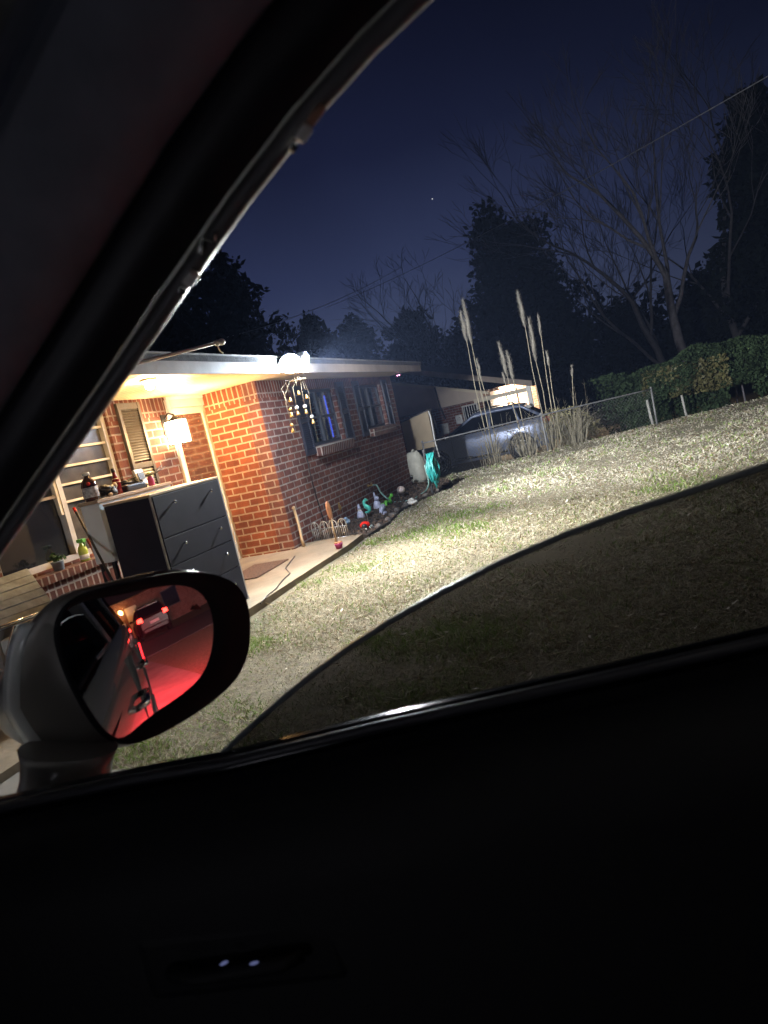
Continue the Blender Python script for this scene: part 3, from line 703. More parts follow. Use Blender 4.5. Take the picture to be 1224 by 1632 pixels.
# ================================================================== PORCH THINGS
def dresser():
    x0, x1, y0, y1, zt = 4.63, 5.68, 3.63, 4.10, 1.285
    t = thing('dresser', ((x0+x1)/2, y0, SL), 'dark chest of drawers with small round knobs on the porch slab', 'dresser')
    MB().bb((x0, y0+.012, SL), (x0+.022, y1, zt-.022), .002).bb((x1-.022, y0+.012, SL), (x1, y1, zt-.022), .002).bb((x0+.022, y1-.015, SL), (x1-.022, y1, zt-.022)).bb((x0+.022, y0+.02, SL), (x1-.022, y0+.04, SL+.07)).bb((x0+.022, y0+.05, SL+.08), (x1-.022, y1-.015, zt-.025)).build('carcass', C['dresser'], t)
    MB().bb((x0-.004, y0-.004, zt-.020), (x1+.004, y1+.004, zt), .003).build('top', C['dresser_top'], t)
    pe = M('pale_edge', (.30, .29, .30), .4)
    for xa in (x0-.001, x1-.021): MB().bb((xa, y0, SL), (xa+.022, y0+.0115, zt-.021), .001).build('edge_strip', pe, t)
    zs = [(.08, .40), (.408, .66), (.668, .90), (.908, 1.258)]
    for i, (a, c) in enumerate(zs):
        o = MB().bb((x0+.026, y0-.006, a), (x1-.026, y0+.012, c), .003).build('drawer', C['dresser_front'], t)
        for kx in (.26, .80):
            zk = (a+c)/2 + (.09 if i == 3 else .03)
            k = MB(); k.lathe((x0+kx*(x1-x0), y0-.006, zk), [(.006, 0), (.006, .012), (.013, .018), (.013, .026), (.007, .030)], 12, (0, -1, 0)); k.build('knob', C['chrome'], o)
dresser()
def cabinet():
    x0, x1, y0, y1 = 4.61, 5.62, 4.13, 4.32
    t = thing('cabinet', (5.0, 4.4, SL), 'white sided cabinet on thin dark legs behind the dark dresser', 'cabinet')
    MB().bb((x0, y0, .80), (x1, y1, 1.305), .004).build('body', C['whitecab'], t)
    MB().bb((x0-.01, y0-.01, 1.307), (x1+.01, y1+.01, 1.335), .003).build('top', C['dresser_top'], t)
    for x in (x0+.03, x1-.03):
        for y in (y0+.03, y1-.03): MB().bb((x-.015, y-.015, SL), (x+.015, y+.015, .798)).build('leg', C['black'], t)
cabinet()
CT = 1.335
def on_cab(px, y=4.24): p = onY(px, 790, y); return Vector((p.x, y, CT))
def jug():
    p = on_cab(146, 4.22); t = thing('jug', p, 'large dark jug with white cap and pale label on the cabinet edge', 'jug')
    MB().lathe(p, [(.05, .001), (.062, .01), (.064, .13), (.055, .165), (.022, .20), (.018, .215)], 20).build('bottle', M('dark_cola', (.035, .012, .012), .1, 0, .1, 8, 0), t)
    MB().lathe(p, [(.0648, .03), (.0655, .031), (.0655, .115), (.0648, .116)], 20).build('label_band', M('grey_label', (.42, .42, .46), .6, 0, .6, 40, 0), t)
    MB().lathe(p+Vector((0, 0, .215)), [(.03, 0), (.031, .02), (.026, .028)], 14).build('cap', C['white'], t)
    MB().ball(p+Vector((-.045, -.04, .145)), .016, 8, 6).build('pull_tab', C['red'], t)
jug()
def bottle():
    p = on_cab(191, 4.22); t = thing('bottle', p, 'slim bottle with red label and black top standing among the clutter', 'bottle')
    MB().lathe(p, [(.030, .001), (.034, .01), (.034, .12), (.014, .17), (.013, .20)], 16).build('glass', M('red_bottle', (.22, .015, .02), .12, 0, .1, 8, 0), t)
    MB().lathe(p+Vector((0, 0, .20)), [(.017, 0), (.017, .03), (.012, .034)], 12).build('cap', C['black'], t)
    MB().lathe(p, [(.0342, .105), (.0348, .108), (.026, .142), (.0245, .142)], 16).build('neck_label', C['trim'], t)
bottle()
def clutter():
    g = random.Random(3)
    p = on_cab(166, 4.22); t = thing('tool_bag', p, 'heap of dark work gloves and tools left of the red bottle', 'gloves')
    b = MB()
    for i in range(9): b.ball(p+Vector((g.uniform(-.06, .12), g.uniform(-.05, .05), .03+g.random()*.05)), g.uniform(.03, .055), 10, 7, (1.2, .9, .75))
    b.jitter(.006, 2); b.build('glove_pile', C['black'], t)
    MB().ball(p+Vector((.09, -.06, .085)), .028, 10, 7, (1, .7, 1)).ball(p+Vector((.0, -.07, .018)), .022, 10, 7, (1.3, .8, .7)).build('tan_cuff', C['palewood'], t)
    t.name = 'glove_heap'
    p = on_cab(210, 4.22); t = thing('dark_tray', p, 'long black tray piled with coiled cords between bottle and white clock', 'tray')
    t.name = 'tray'
    b = MB(); b.bb(p+Vector((-.10, -.06, .002)), p+Vector((.16, .07, .06)), .015); b.build('pan', C['black'], t)
    b = MB()
    for i in range(7):
        q = p+Vector((g.uniform(-.08, .14), g.uniform(-.04, .04), .07+g.random()*.03)); r = g.uniform(.03, .05); tl = g.uniform(-.5, .5)
        b.tube([q+Vector((r*math.cos(a), r*math.sin(a)*.7, r*math.sin(a)*tl)) for a in np.linspace(0, 6.28, 14)[:-1]], .009, 6, closed=True)
    b.build('cord', C['black'], t)
    MB().ball(p+Vector((.165, .0, .06)), .035, 12, 8, (.5, 1, 1)).build('disc', C['wood'], t)
    p = on_cab(231, 4.22); t = thing('desk_clock', p, 'small white framed clock with dark face propped by the shutter', 'clock')
    MB().box(p+Vector((0, 0, .105)), (.12, .03, .15), Matrix.Rotation(R(-12), 3, 'X'), .008).build('case', C['white'], t)
    MB().box(p+Vector((0, -.02, .115)), (.085, .006, .06), Matrix.Rotation(R(-12), 3, 'X')).build('face', C['wframe'], t)
    MB().box(p+Vector((0, .04, .06)), (.05, .012, .115), Matrix.Rotation(R(22), 3, 'X')).build('stand', C['white'], t)
    p = on_cab(250, 4.22); t = thing('tongs', p, 'black kitchen tongs sticking out to the right over the cabinet top', 'tongs')
    MB().tube([p+Vector((-.12, 0, .10)), p+Vector((.03, -.03, .125)), p+Vector((.13, -.05, .17))], [.008, .007, .004], 6).build('arm', C['black'], t)
    MB().tube([p+Vector((-.12, 0, .10)), p+Vector((.02, -.05, .115)), p+Vector((.13, -.08, .15))], [.008, .007, .004], 6).build('arm', C['black'], t)
    MB().tube([p+Vector((-.12, 0, .001)), p+Vector((-.12, 0, .1))], .012, 8).build('rest', C['black'], t)
    p = on_cab(247, 4.22); t = thing('spice_bottle', p, 'little magenta and yellow bottle at the end of the clutter', 'bottle')
    MB().lathe(p, [(.026, .001), (.028, .01), (.028, .07), (.018, .095)], 14).build('body', C['pink'], t)
    MB().lathe(p+Vector((0, 0, .095)), [(.018, 0), (.018, .03), (.014, .034)], 12).build('cap', C['yellow'], t)
clutter()
def ledge_things():
    zs = .776
    p = onY(134, 884, 4.97); p.z = zs; t = thing('spray_bottle', p, 'green and yellow spray bottle on the brick window ledge', 'spray bottle')
    MB().lathe(p, [(.04, .001), (.045, .01), (.045, .10), (.038, .135), (.016, .165), (.016, .18)], 16).build('bottle', C['yellow'], t)
    MB().bb(p+Vector((-.022, -.05, .181)), p+Vector((.022, .03, .215)), .006).tube([p+Vector((0, -.035, .19)), p+Vector((0, -.045, .16)), p+Vector((0, -.03, .135))], .006, 6).build('trigger', C['green'], t)
    MB().lathe(p, [(.0452, .02), (.0462, .021), (.0462, .065), (.0452, .066)], 16).build('label_band', C['white'], t)
    p = onY(95, 908, 4.97); p.z = zs; t = thing('flower_pot', p, 'small pale blue pot with a leafy succulent on the ledge', 'potted plant')
    MB().lathe(p, [(.038, .001), (.044, .005), (.056, .07), (.059, .075), (.059, .088), (.05, .089), (.046, .07)], 18).build('pot', C['blue'], t)
    g = np.random.default_rng(4); n = 70; d = g.normal(size=(n, 3)); d[:, 2] = np.abs(d[:, 2])*.8; P = np.array(p)+np.array([0, 0, .10])+d*.03
    leaf_cloud('leaves', P, .022, C['leafgreen'], t, .5, 2)
    a = onY(119, 812, 4.62); b_ = onY(162, 893, 4.05)
    t = thing('broom', (b_.x, b_.y, b_.z), 'thin dark pole leaning from the window past the white cabinet', 'pole')
    lo = a+(b_-a)*1.75; 
    MB().tube([a, b_, lo], [.010, .011, .012], 8).build('handle', C['black'], t)
    MB().lathe(a, [(.014, -.02), (.014, .05)], 8, (b_-a)).build('grip', C['red'], t)
    t.name = 'leaning_pole'
    # red broom below the ledge
    a = onY(140, 860, 4.55); b_ = onY(185, 945, 4.12); t = thing('broom', b_, 'old broom with dull red handle leaning by the brick ledge', 'broom')
    d = (b_-a); MB().tube([a, b_], .014, 8).build('handle', M('dull_red', (.20, .045, .045), .5), t)
    e = b_+d*.06; MB().loft([[b_+Vector((sx*.03, sy*.02, 0)) for sx, sy in ((-1, -1), (1, -1), (1, 1), (-1, 1))], [b_+d.normalized()*.30+Vector((sx*.12, sy*.035, 0)) for sx, sy in ((-1, -1), (1, -1), (1, 1), (-1, 1))]], smooth=False).build('bristles', C['twig'], t)
ledge_things()
def storage_box():
    tr, tl, br, bl = onY(42, 908, 4.72), onY(-60, 944, 4.72), onY(90, 972, 4.30), onY(-10, 1008, 4.30)
    t = thing('storage_box', ((tr+bl).x/2, 4.4, SL), 'grey slatted patio box with sloping lid left of the ledge', 'storage box')
    g = random.Random(8); b = MB(); nrm = (tr-tl).cross(br-tr).normalized()
    if nrm.y > 0: nrm = -nrm
    for i in range(6):
        f0, f1 = i/6+.008, (i+1)/6-.008
        b.poly([tl+(bl-tl)*f0, tr+(br-tr)*f0, tr+(br-tr)*f1, tl+(bl-tl)*f1], nrm*(.016+.004*g.random()))
    b.poly([tl-nrm*.006, tr-nrm*.006, br-nrm*.006, bl-nrm*.006], nrm*.005)
    b.build('lid', M('grey_slats', (.33, .40, .48), .75, 0, .2, 14, .25, dirt=.35), t)
    f = lambda p, z: Vector((p.x, p.y, z))
    s = MB(); q = nrm*-.012
    s.loft([[tl+q, tr+q, br+q, bl+q], [f(tl, SL), f(tr, SL), f(br, SL), f(bl, SL)]], smooth=False); s.build('body', M('box_side', (.16, .15, .145), .8, 0, .25, 8, .2), t)
    m = bl*.35+br*.65; MB().lathe((m.x, m.y-.002, m.z-.05), [(.03, 0), (.04, .012), (.03, .02)], 12, (0, -1, 0)).build('latch', C['steel'], t)
storage_box()
def walker():
    c = gnd(10, 1075); c = Vector((3.55, 3.95, SL)); t = thing('walker', c, 'folded aluminium tube frame standing on the concrete by the house', 'walker')
    for dy in (0, .22):
        b = MB(); pts = [c+Vector((.30, dy, .001)), c+Vector((.28, dy, .45)), c+Vector((.20, dy, .58)), c+Vector((-.20, dy, .60)), c+Vector((-.30, dy, .46)), c+Vector((-.32, dy, .001))]
        b.tube(pts, .014, 8); b.build('frame', C['chrome'], t)
    MB().tube([c+Vector((.28, 0, .35)), c+Vector((.28, .22, .35))], .010, 6).tube([c+Vector((-.30, 0, .35)), c+Vector((-.30, .22, .35))], .010, 6).build('crossbar', C['steel'], t)
    MB().bb(c+Vector((-.18, .02, .40)), c+Vector((.18, .20, .52)), .03).build('bag', M('grey_cloth', (.30, .30, .29), .85, 0, .2, 12, .3), t)
    for dx in (-.32, .30):
        for dy in (0, .22): MB().lathe(c+Vector((dx, dy, .001)), [(.02, 0), (.02, .03), (.015, .035)], 8).build('foot', C['rubber'], t)
walker()
def doormat():
    t = MB(); p = [gnd(383, 918, SL), gnd(412, 922, SL), gnd(446, 896, SL), gnd(392, 899, SL)]
    x0, x1, y0, y1 = 6.55, 7.35, 4.02, 4.50
    t.bb((x0, y0, SL+.001), (x1, y1, SL+.014), .004); o = t.build('doormat', M('coir', (.10, .055, .035), .95, 0, .5, 40, .8)); tag(o, 'dark brown doormat at the foot of the orange lit brick return', 'doormat')
doormat()
def cord():
    pts = [gnd(x, y, SL+.008) for x, y in ((470, 886), (455, 905), (462, 914), (450, 925), (440, 938), (425, 950), (415, 962))]
    b = MB(); b.tube(pts, .006, 6); tag(b.build('extension_cord', C['black']), 'black extension cord wriggling over the porch slab', 'cord')
    p = gnd(404, 984, 0); p.z = SL; p.y = 3.5
    t = thing('bucket', p, 'small grey tin standing at the slab corner by the dresser', 'tin')
    t.name = 'tin_can'
    MB().lathe(p, [(.05, .001), (.052, .005), (.054, .10), (.05, .10)], 16).build('can', C['steel'], t); MB().lathe(p+Vector((0, 0, .1005)), [(.048, 0), (.046, .006)], 16).build('lid', C['blue'], t)
cord()

# ================================================================== FLOWER BED THINGS
def garden():
    # axe handle
    b_ = gnd(484, 868); b_.y = 4.16; b_ = onY(484, 868, 4.16); b_.z = SL if b_.x < 8.36 else .03
    tp = onY(468, 808, 4.20); t = tag(MB().tube([tp+Vector((-.05, -.01, -.01)), tp, tp+(b_-tp)*.12, tp+(b_-tp)*.45+Vector((.012, 0, 0)), tp+(b_-tp)*.8+Vector((-.01, 0, 0)), b_], [.016, .02, .018, .017, .019, .024], 8).build('axe_handle', C['palewood']), 'pale curved axe handle leaning on the wall beside the brick corner', 'tool handle')
    # hoop edging
    A = Vector((8.50, 4.20, .03)); B = Vector((8.42, 3.62, .03)); n = 4
    t = thing('wire_edging', (A+B)/2, 'low rusty wire edging of four hoops along the end of the slab', 'garden edging')
    d = (B-A)/n
    for i in range(n):
        p = A+d*i+d*.08; q = A+d*i+d*.92; h = .20; b = MB(); pts = [p]
        for k in range(9):
            a = math.pi*(1-k/8); m = (p+q)/2; pts.append(m+(q-p)/2*math.cos(a)+Vector((0, 0, h+.07*math.sin(a))))
        pts.append(q); b.tube(pts, .006, 6)
        m = (p+q)/2; b.tube([m, m+Vector((0, 0, .20))], .005, 5); b.tube([m+Vector((0, 0, .20)), m+(q-p)*.12+Vector((0, 0, .235)), m+Vector((0, 0, .27)), m-(q-p)*.12+Vector((0, 0, .235))], .005, 5, closed=True)
        for s in (.25, .75): w_ = p+(q-p)*s; b.tube([w_, w_+Vector((0, 0, .17))], .004, 5)
        b.build('hoop', M('old_wire', (.5, .44, .36), .55, .2), t)
    MB().tube([A+Vector((0, 0, .17)), B+Vector((0, 0, .17))], .005, 5).tube([A+Vector((0, 0, .02)), B+Vector((0, 0, .02))], .005, 5).build('rail', C['steel'], t)
    # paddle
    g_ = gnd(537, 866, .05); top = onY(521, 799, g_.y+.05); mid = g_+(top-g_)*.55
    t = thing('garden_paddle', g_, 'brown leaf shaped wooden paddle standing upright before the wire edging', 'paddle')
    MB().tube([g_, mid, mid+(top-g_)*.05], [.012, .012, .011], 8).build('shaft', C['palewood'], t)
    ax = (top-mid).normalized(); L_ = (top-mid).length; side = Vector((ax.z, -.35, -ax.x)).normalized(); nrm = ax.cross(side)
    prof = [(.02, 0), (.035, .1), (.05, .3), (.052, .55), (.045, .78), (.03, .93), (.012, 1.0)]
    b = MB(); b.loft([[mid+ax*h*L_+side*w_*c+nrm*.010*s for c, s in ((1, 0), (.5, 1), (-.5, 1), (-1, 0), (-.5, -1), (.5, -1))] for w_, h in prof]); b.build('blade', C['redwood'], t)
    # magenta pot with orange rim
    p = gnd(541, 874, SL); t = thing('flower_pot', p, 'small magenta pot at the slab edge below the paddle', 'flower pot')
    MB().lathe(p, [(.035, .001), (.05, .05), (.056, .06), (.05, .062), (.045, .05)], 14).build('pot', C['pink'], t)
    b = MB()
    for k in range(6): a = k*1.047; b.ball(p+Vector((.035*math.cos(a), .035*math.sin(a), .075)), .018, 8, 6, (1, 1, .5))
    b.build('petals', M('orange_petal', (.5, .2, .08), .6), t)
    # brass sun stake
    p = gnd(545, 836, .02); q = p+Vector((0, 0, .22)); t = thing('garden_stake', p, 'antique brass lantern ornament on a thin stake behind the paddle', 'garden stake')
    MB().tube([p, q], .005, 6).build('rod', C['steel'], t); MB().lathe(q-Vector((0, 0, .02)), [(.02, 0), (.055, .04), (.06, .09), (.035, .13), (.05, .14), (.008, .17)], 8).build('lantern', C['gold'], t)
    # pale blue bird by it
    p = gnd(555, 836, .02); t = thing('bird_ornament', p, 'pale blue bird ornament low in the bed beside the brass stake', 'ornament')
    MB().ball(p+Vector((0, 0, .05)), .05, 12, 8, (1.3, .8, .9)).ball(p+Vector((-.05, 0, .10)), .03, 10, 7).build('body', C['blue'], t); MB().lathe(p+Vector((-.075, 0, .10)), [(.010, 0), (.001, .03)], 8, (-1, 0, -.1)).build('beak', C['gold'], t)
    # ladybird
    p = gnd(583, 843, .02); t = thing('ladybird_ornament', p, 'shiny red ladybird ornament at the edge of the bed', 'ornament')
    MB().ball(p+Vector((0, 0, .055)), .085, 18, 10, (1, .9, .68)).build('shell', C['red'], t)
    MB().ball(p+Vector((-.085, -.02, .05)), .04, 12, 8).build('head', C['black'], t)
    b = MB()
    for a, z in ((.4, .09), (-.7, .09), (2.2, .09), (-1.6, .06), (3.3, .07)): b.ball(p+Vector((.062*math.cos(a), .058*math.sin(a), z)), .016, 8, 6)
    b.build('spots', C['black'], t)
    b = MB()
    for s in (-1, 1): b.tube([p+Vector((-.03*s, -.07, .03)), p+Vector((-.05*s, -.11, .0))], .006, 5); b.ball(p+Vector((.12*s-.02, -.06, .018)), .016, 8, 6)
    b.build('feet', C['stone'], t)
    # teal seahorse
    p = gnd(586, 826, .02); t = thing('seahorse_ornament', p, 'teal seahorse ornament on a short stake above the red ladybird', 'ornament')
    MB().tube([p, p+Vector((0, 0, .10))], .006, 6).build('rod', C['steel'], t)
    s = Vector((.34, -.94, 0)); P = [(-.02, .10), (.03, .09), (.055, .12), (.05, .16), (.015, .19), (-.005, .225), (.0, .27), (.03, .295), (.06, .285)]
    rr = [.012, .02, .034, .042, .038, .024, .024, .026, .014]
    MB().tube([p+s*a+Vector((0, 0, z)) for a, z in P], rr, 10).build('body', C['teal'], t)
    MB().ball(p+s*.03+Vector((0, -.0, .30))+Vector((-.03, 0, 0)), .008, 6, 5).build('eye', C['black'], t)
    # gnome
    p = gnd(576, 826, .02); t = thing('gnome_ornament', p, 'pale grey stone gnome left of the teal seahorse', 'ornament')
    MB().lathe(p, [(.06, .001), (.065, .03), (.05, .09), (.03, .12)], 12).build('body', C['lilac'], t); MB().ball(p+Vector((0, 0, .135)), .032, 10, 8).build('head', C['stone'], t)
    MB().lathe(p+Vector((0, 0, .15)), [(.036, 0), (.02, .05), (.004, .09)], 10).build('hat', C['lilac'], t)
    # sitting and lying dogs
    p = gnd(603, 812, .02); t = thing('rabbit_ornament', p, 'pale lilac sitting rabbit ornament under the hose', 'ornament')
    MB().lathe(p, [(.05, .001), (.075, .04), (.06, .11), (.035, .16)], 12).ball(p+Vector((-.02, -.02, .19)), .045, 12, 8, (1.1, 1, .95)).tube([p+Vector((0, .01, .21)), p+Vector((.02, .03, .29))], [.018, .008], 8).tube([p+Vector((-.02, -.0, .22)), p+Vector((-.03, .0, .30))], [.018, .008], 8).build('body', C['lilac'], t)
    MB().ball(p+Vector((-.063, -.03, .195)), .008, 6, 5).build('nose', C['black'], t)
    p = gnd(610, 818, .02); t = thing('frog_ornament', p, 'long pale frog ornament stretched out lying in the bed', 'ornament')
    u = Vector((.85, .15, 0)).normalized()
    MB().tube([p-u*.20+Vector((0, 0, .03)), p-u*.10+Vector((0, 0, .05)), p+Vector((0, 0, .07)), p+u*.12+Vector((0, 0, .09)), p+u*.2+Vector((0, 0, .07))], [.02, .03, .045, .05, .025], 10).tube([p+u*.0, p-u*.12+Vector((.02, -.07, .02)), p-u*.26+Vector((.02, -.05, .02))], [.03, .02, .012], 8).build('body', C['lilac'], t)
    MB().ball(p+u*.22+Vector((0, .02, .10)), .034, 10, 7).ball(p+u*.22+Vector((-.02, -.02, .13)), .013, 6, 5).build('head', C['green'], t)
    # green lizard bits
    p = gnd(623, 805, .02); t = tag(MB().tube([p+Vector((-.18, .02, .03)), p+Vector((-.08, .05, .08)), p+Vector((.02, -.0, .04)), p+Vector((.10, .04, .10)), p+Vector((.14, .0, .14))], [.018, .03, .028, .03, .012], 8).ball(p+Vector((.14, 0, .15)), .032, 8, 6).build('lizard_ornament', C['green']), 'bright green curling lizard ornament under the faucet hose', 'ornament')
    # solar globe
    p = gnd(638, 796, .02); t = thing('solar_lamp', p, 'pinkish white round solar lamp on a bent wire by the wall', 'garden lamp')
    MB().tube([p, p+Vector((-.05, 0, .12)), p+Vector((-.0, 0, .20)), p+Vector((.06, -.02, .19))], .005, 6).build('rod', C['steel'], t); MB().ball(p+Vector((.10, -.02, .16)), .075, 14, 10, (1, 1, .9)).build('globe', M('pink_white', (.60, .48, .44), .5), t)
    p = gnd(658, 804, .0); t = tag(MB().ball(p+Vector((0, 0, .035)), .09, 14, 8, (1.3, 1, .45)).ball(p+Vector((.01, .02, .07)), .055, 12, 7, (1, 1, .7)).jitter(.004, 3).build('white_stone', C['stone']), 'white rounded stone on the grass edge under the hose', 'stone')
    # a few dark stones lining the bed
    g = random.Random(5)
    for i in range(9):
        x = 8.9+i*.42; y = np.interp(x, [p[0] for p in bedp[:7]], [p[1] for p in bedp[:7]])+.05
        o = MB().ball((x, y, .035), .055, 9, 6, (g.uniform(1, 1.6), g.uniform(.7, 1.1), .7)).jitter(.010, i).build('edging_stone', M('dark_stone', (.10, .085, .075), .9, 0, .3, 12, .4)); tag(o, 'small dark stone lining the lawn side of the flower bed', 'stone', 'dark stones along the flower bed edge')
garden()
def hose():
    f = onY(588, 774, YW-.02); t = thing('garden_hose', (f.x, YW, 0), 'grey green hose arching from the wall faucet across the bed', 'hose')
    MB().lathe((f.x, YW-.001, f.z), [(.03, 0), (.03, .01), (.014, .015), (.014, .09)], 10, (0, -1, 0)).box((f.x, YW-.075, f.z+.035), (.07, .014, .014)).build('faucet', C['gold'], t)
    rp = gnd(690, 788)
    pts = [Vector((f.x, YW-.09, f.z-.005)), f+Vector((.06, -.12, -.03)), onY(607, 785, 4.02), onY(618, 795, 3.9), gnd(628, 800, .03), gnd(645, 799, .03), gnd(660, 795, .03), gnd(672, 787, .03), onY(680, 780, 3.35), Vector((rp.x-.1, rp.y, .25)), Vector((rp.x-.12, rp.y, .55))]
    # smooth
    sm = []
    for i in range(len(pts)-1):
        a = pts[max(i-1, 0)]; b = pts[i]; c = pts[i+1]; d = pts[min(i+2, len(pts)-1)]
        for k in range(6):
            s = k/6; sm.append(.5*((2*b)+(c-a)*s+(2*a-5*b+4*c-d)*s*s+(3*b-a-3*c+d)*s**3))
    sm.append(pts[-1]); MB().tube(sm, .014, 8).build('hose', C['hose2'], t)
    # coil on its post
    t = thing('hose_reel', (rp.x, rp.y, 0), 'teal garden hose hanging in a thick coil on a post by the fence', 'hose reel')
    MB().bb((rp.x-.02, rp.y-.02, -.1), (rp.x+.02, rp.y+.02, .80), .004).tube([(rp.x, rp.y-.02, .70), (rp.x, rp.y-.16, .70), (rp.x, rp.y-.18, .76)], .015, 8).lathe((rp.x, rp.y-.02, .70), [(.09, 0), (.09, .015)], 16, (0, -1, 0)).build('post', C['black'], t)
    g = random.Random(9); b = MB()
    for i in range(13):
        yy = rp.y-.045-.009*i; wd = .10+g.random()*.06; ln = .44+g.random()*.20; ox = g.uniform(-.03, .03)
        b.tube([(rp.x+ox+wd*math.sin(a)*(1-.35*math.cos(a)), yy+.02*math.sin(3*a+i), .72-ln*.5+ln*.5*math.cos(a)) for a in np.linspace(0, 2*math.pi, 22)[:-1]], .0125, 7, closed=True)
    b.build('coil', C['hose'], t)
    p = onX(668, 745, 13.95); p = gnd(668, 775, -.02)
    q = Vector((13.75, p.y+.1, 0)); q = onX(669, 770, 13.9)
    t = thing('sack', (q.x, q.y, 0), 'crumpled white sack standing behind the teal hose coil', 'sack')
    b = MB(); pr = [(.15, .0), (.20, .10), (.19, .30), (.17, .50), (.13, .62), (.10, .66)]; b.lathe((q.x, q.y, .02), pr, 14, None, .8, 1.1); b.jitter(.018, 5); b.build('bag', C['bag'], t)
    MB().tube([(q.x-.05, q.y+.03, .66), (q.x+.02, q.y, .72), (q.x+.09, q.y-.02, .67)], .02, 7).build('tie', C['bag'], t)
    q = onX(655, 764, 13.3); t = thing('lantern_stake', (q.x, q.y, 0), 'short dark path light standing at the far foot of the brick wall', 'path light')
    MB().tube([(q.x, 4.1, 0), (q.x, 4.1, .17)], .009, 6).build('rod', C['black'], t); MB().lathe((q.x, 4.1, .17), [(.03, 0), (.04, .06), (.06, .065), (.01, .10)], 12).build('lamp_head', C['chrome'], t)
hose()

# ================================================================== FENCE, PLUMES, HEDGE
def chain_fence():
    A = P0+FD*.25+FN*.12; B = P0+FD*5.9+FN*.12; Lf = (B-A).length
    t = thing('chain_link_fence', (A.x, A.y, -.03), 'low galvanised chain link fence running along the far lawn edge', 'fence')
    def P(s, z): q = A+FD*s; return Vector((q.x, q.y, float(gz(q.x, q.y))+z))
    ht = .80
    MB().tube([P(s, ht) for s in np.linspace(0, Lf, 14)], .015, 8).build('top_rail', C['fencewire'], t)
    for s in (0, 2.8, 5.6):
        MB().tube([P(s, -.2), P(s, ht+.02)], .020, 8).lathe(P(s, ht+.02), [(.03, 0), (.022, .03), (.004, .04)], 8).build('post', C['fencewire'], t)
    b = MB(); step = .085; k = 0; n = int(Lf/step)
    for i in range(-9, n+1):
        for sgn in (1, -1):
            s0 = i*step; pts = []
            a0, a1 = (s0, s0+ht-.04) if sgn > 0 else (s0+ht-.04, s0)
            # clip to the fence
            z0, z1 = .02, ht-.02
            def cl(a, z, b2, z2):
                if a < 0: z = z+(z2-z)*(0-a)/(b2-a); a = 0
                if a > Lf: z = z+(z2-z)*(Lf-a)/(b2-a); a = Lf
                return a, z
            if max(a0, a1) < 0 or min(a0, a1) > Lf: continue
            q0 = cl(a0, z0, a1, z1); q1 = cl(a1, z1, a0, z0)
            b.tube([P(*q0), P(*q1)], .0016, 3, cap=False)
    b.build('mesh', C['fencewire'], t)
chain_fence()
def wooden_stakes():
    for px, py, py0 in ((1058, 650, 672), (1112, 635, 655), (1030, 655, 664)):
        q = gnd(px, py0, -.04)
        s = FN*.42; p = Vector((q.x+s.x, q.y+s.y, 0)); p.z = float(gz(p.x, p.y))-.1; h = .62 if px != 1030 else .35
        o = MB(); o.tube([p, p+Vector((.01, .03, h*.5)), p+Vector((-.01, .05, h+.1))], [.035, .033, .028], 8); o.jitter(.004, px); o = o.build('fence_stake', M('whitewashed', (.32, .31, .28), .8, 0, .25, 10, .3))
        tag(o, {1058: 'pale wooden stake leaning at the lawn edge, first left of the hedge gap', 1112: 'short white stake standing in front of the dark hedge gap', 1030: 'short grey stump stake nearest the dry plumes'}[px], 'stake', 'stakes in front of the hedge')
wooden_stakes()
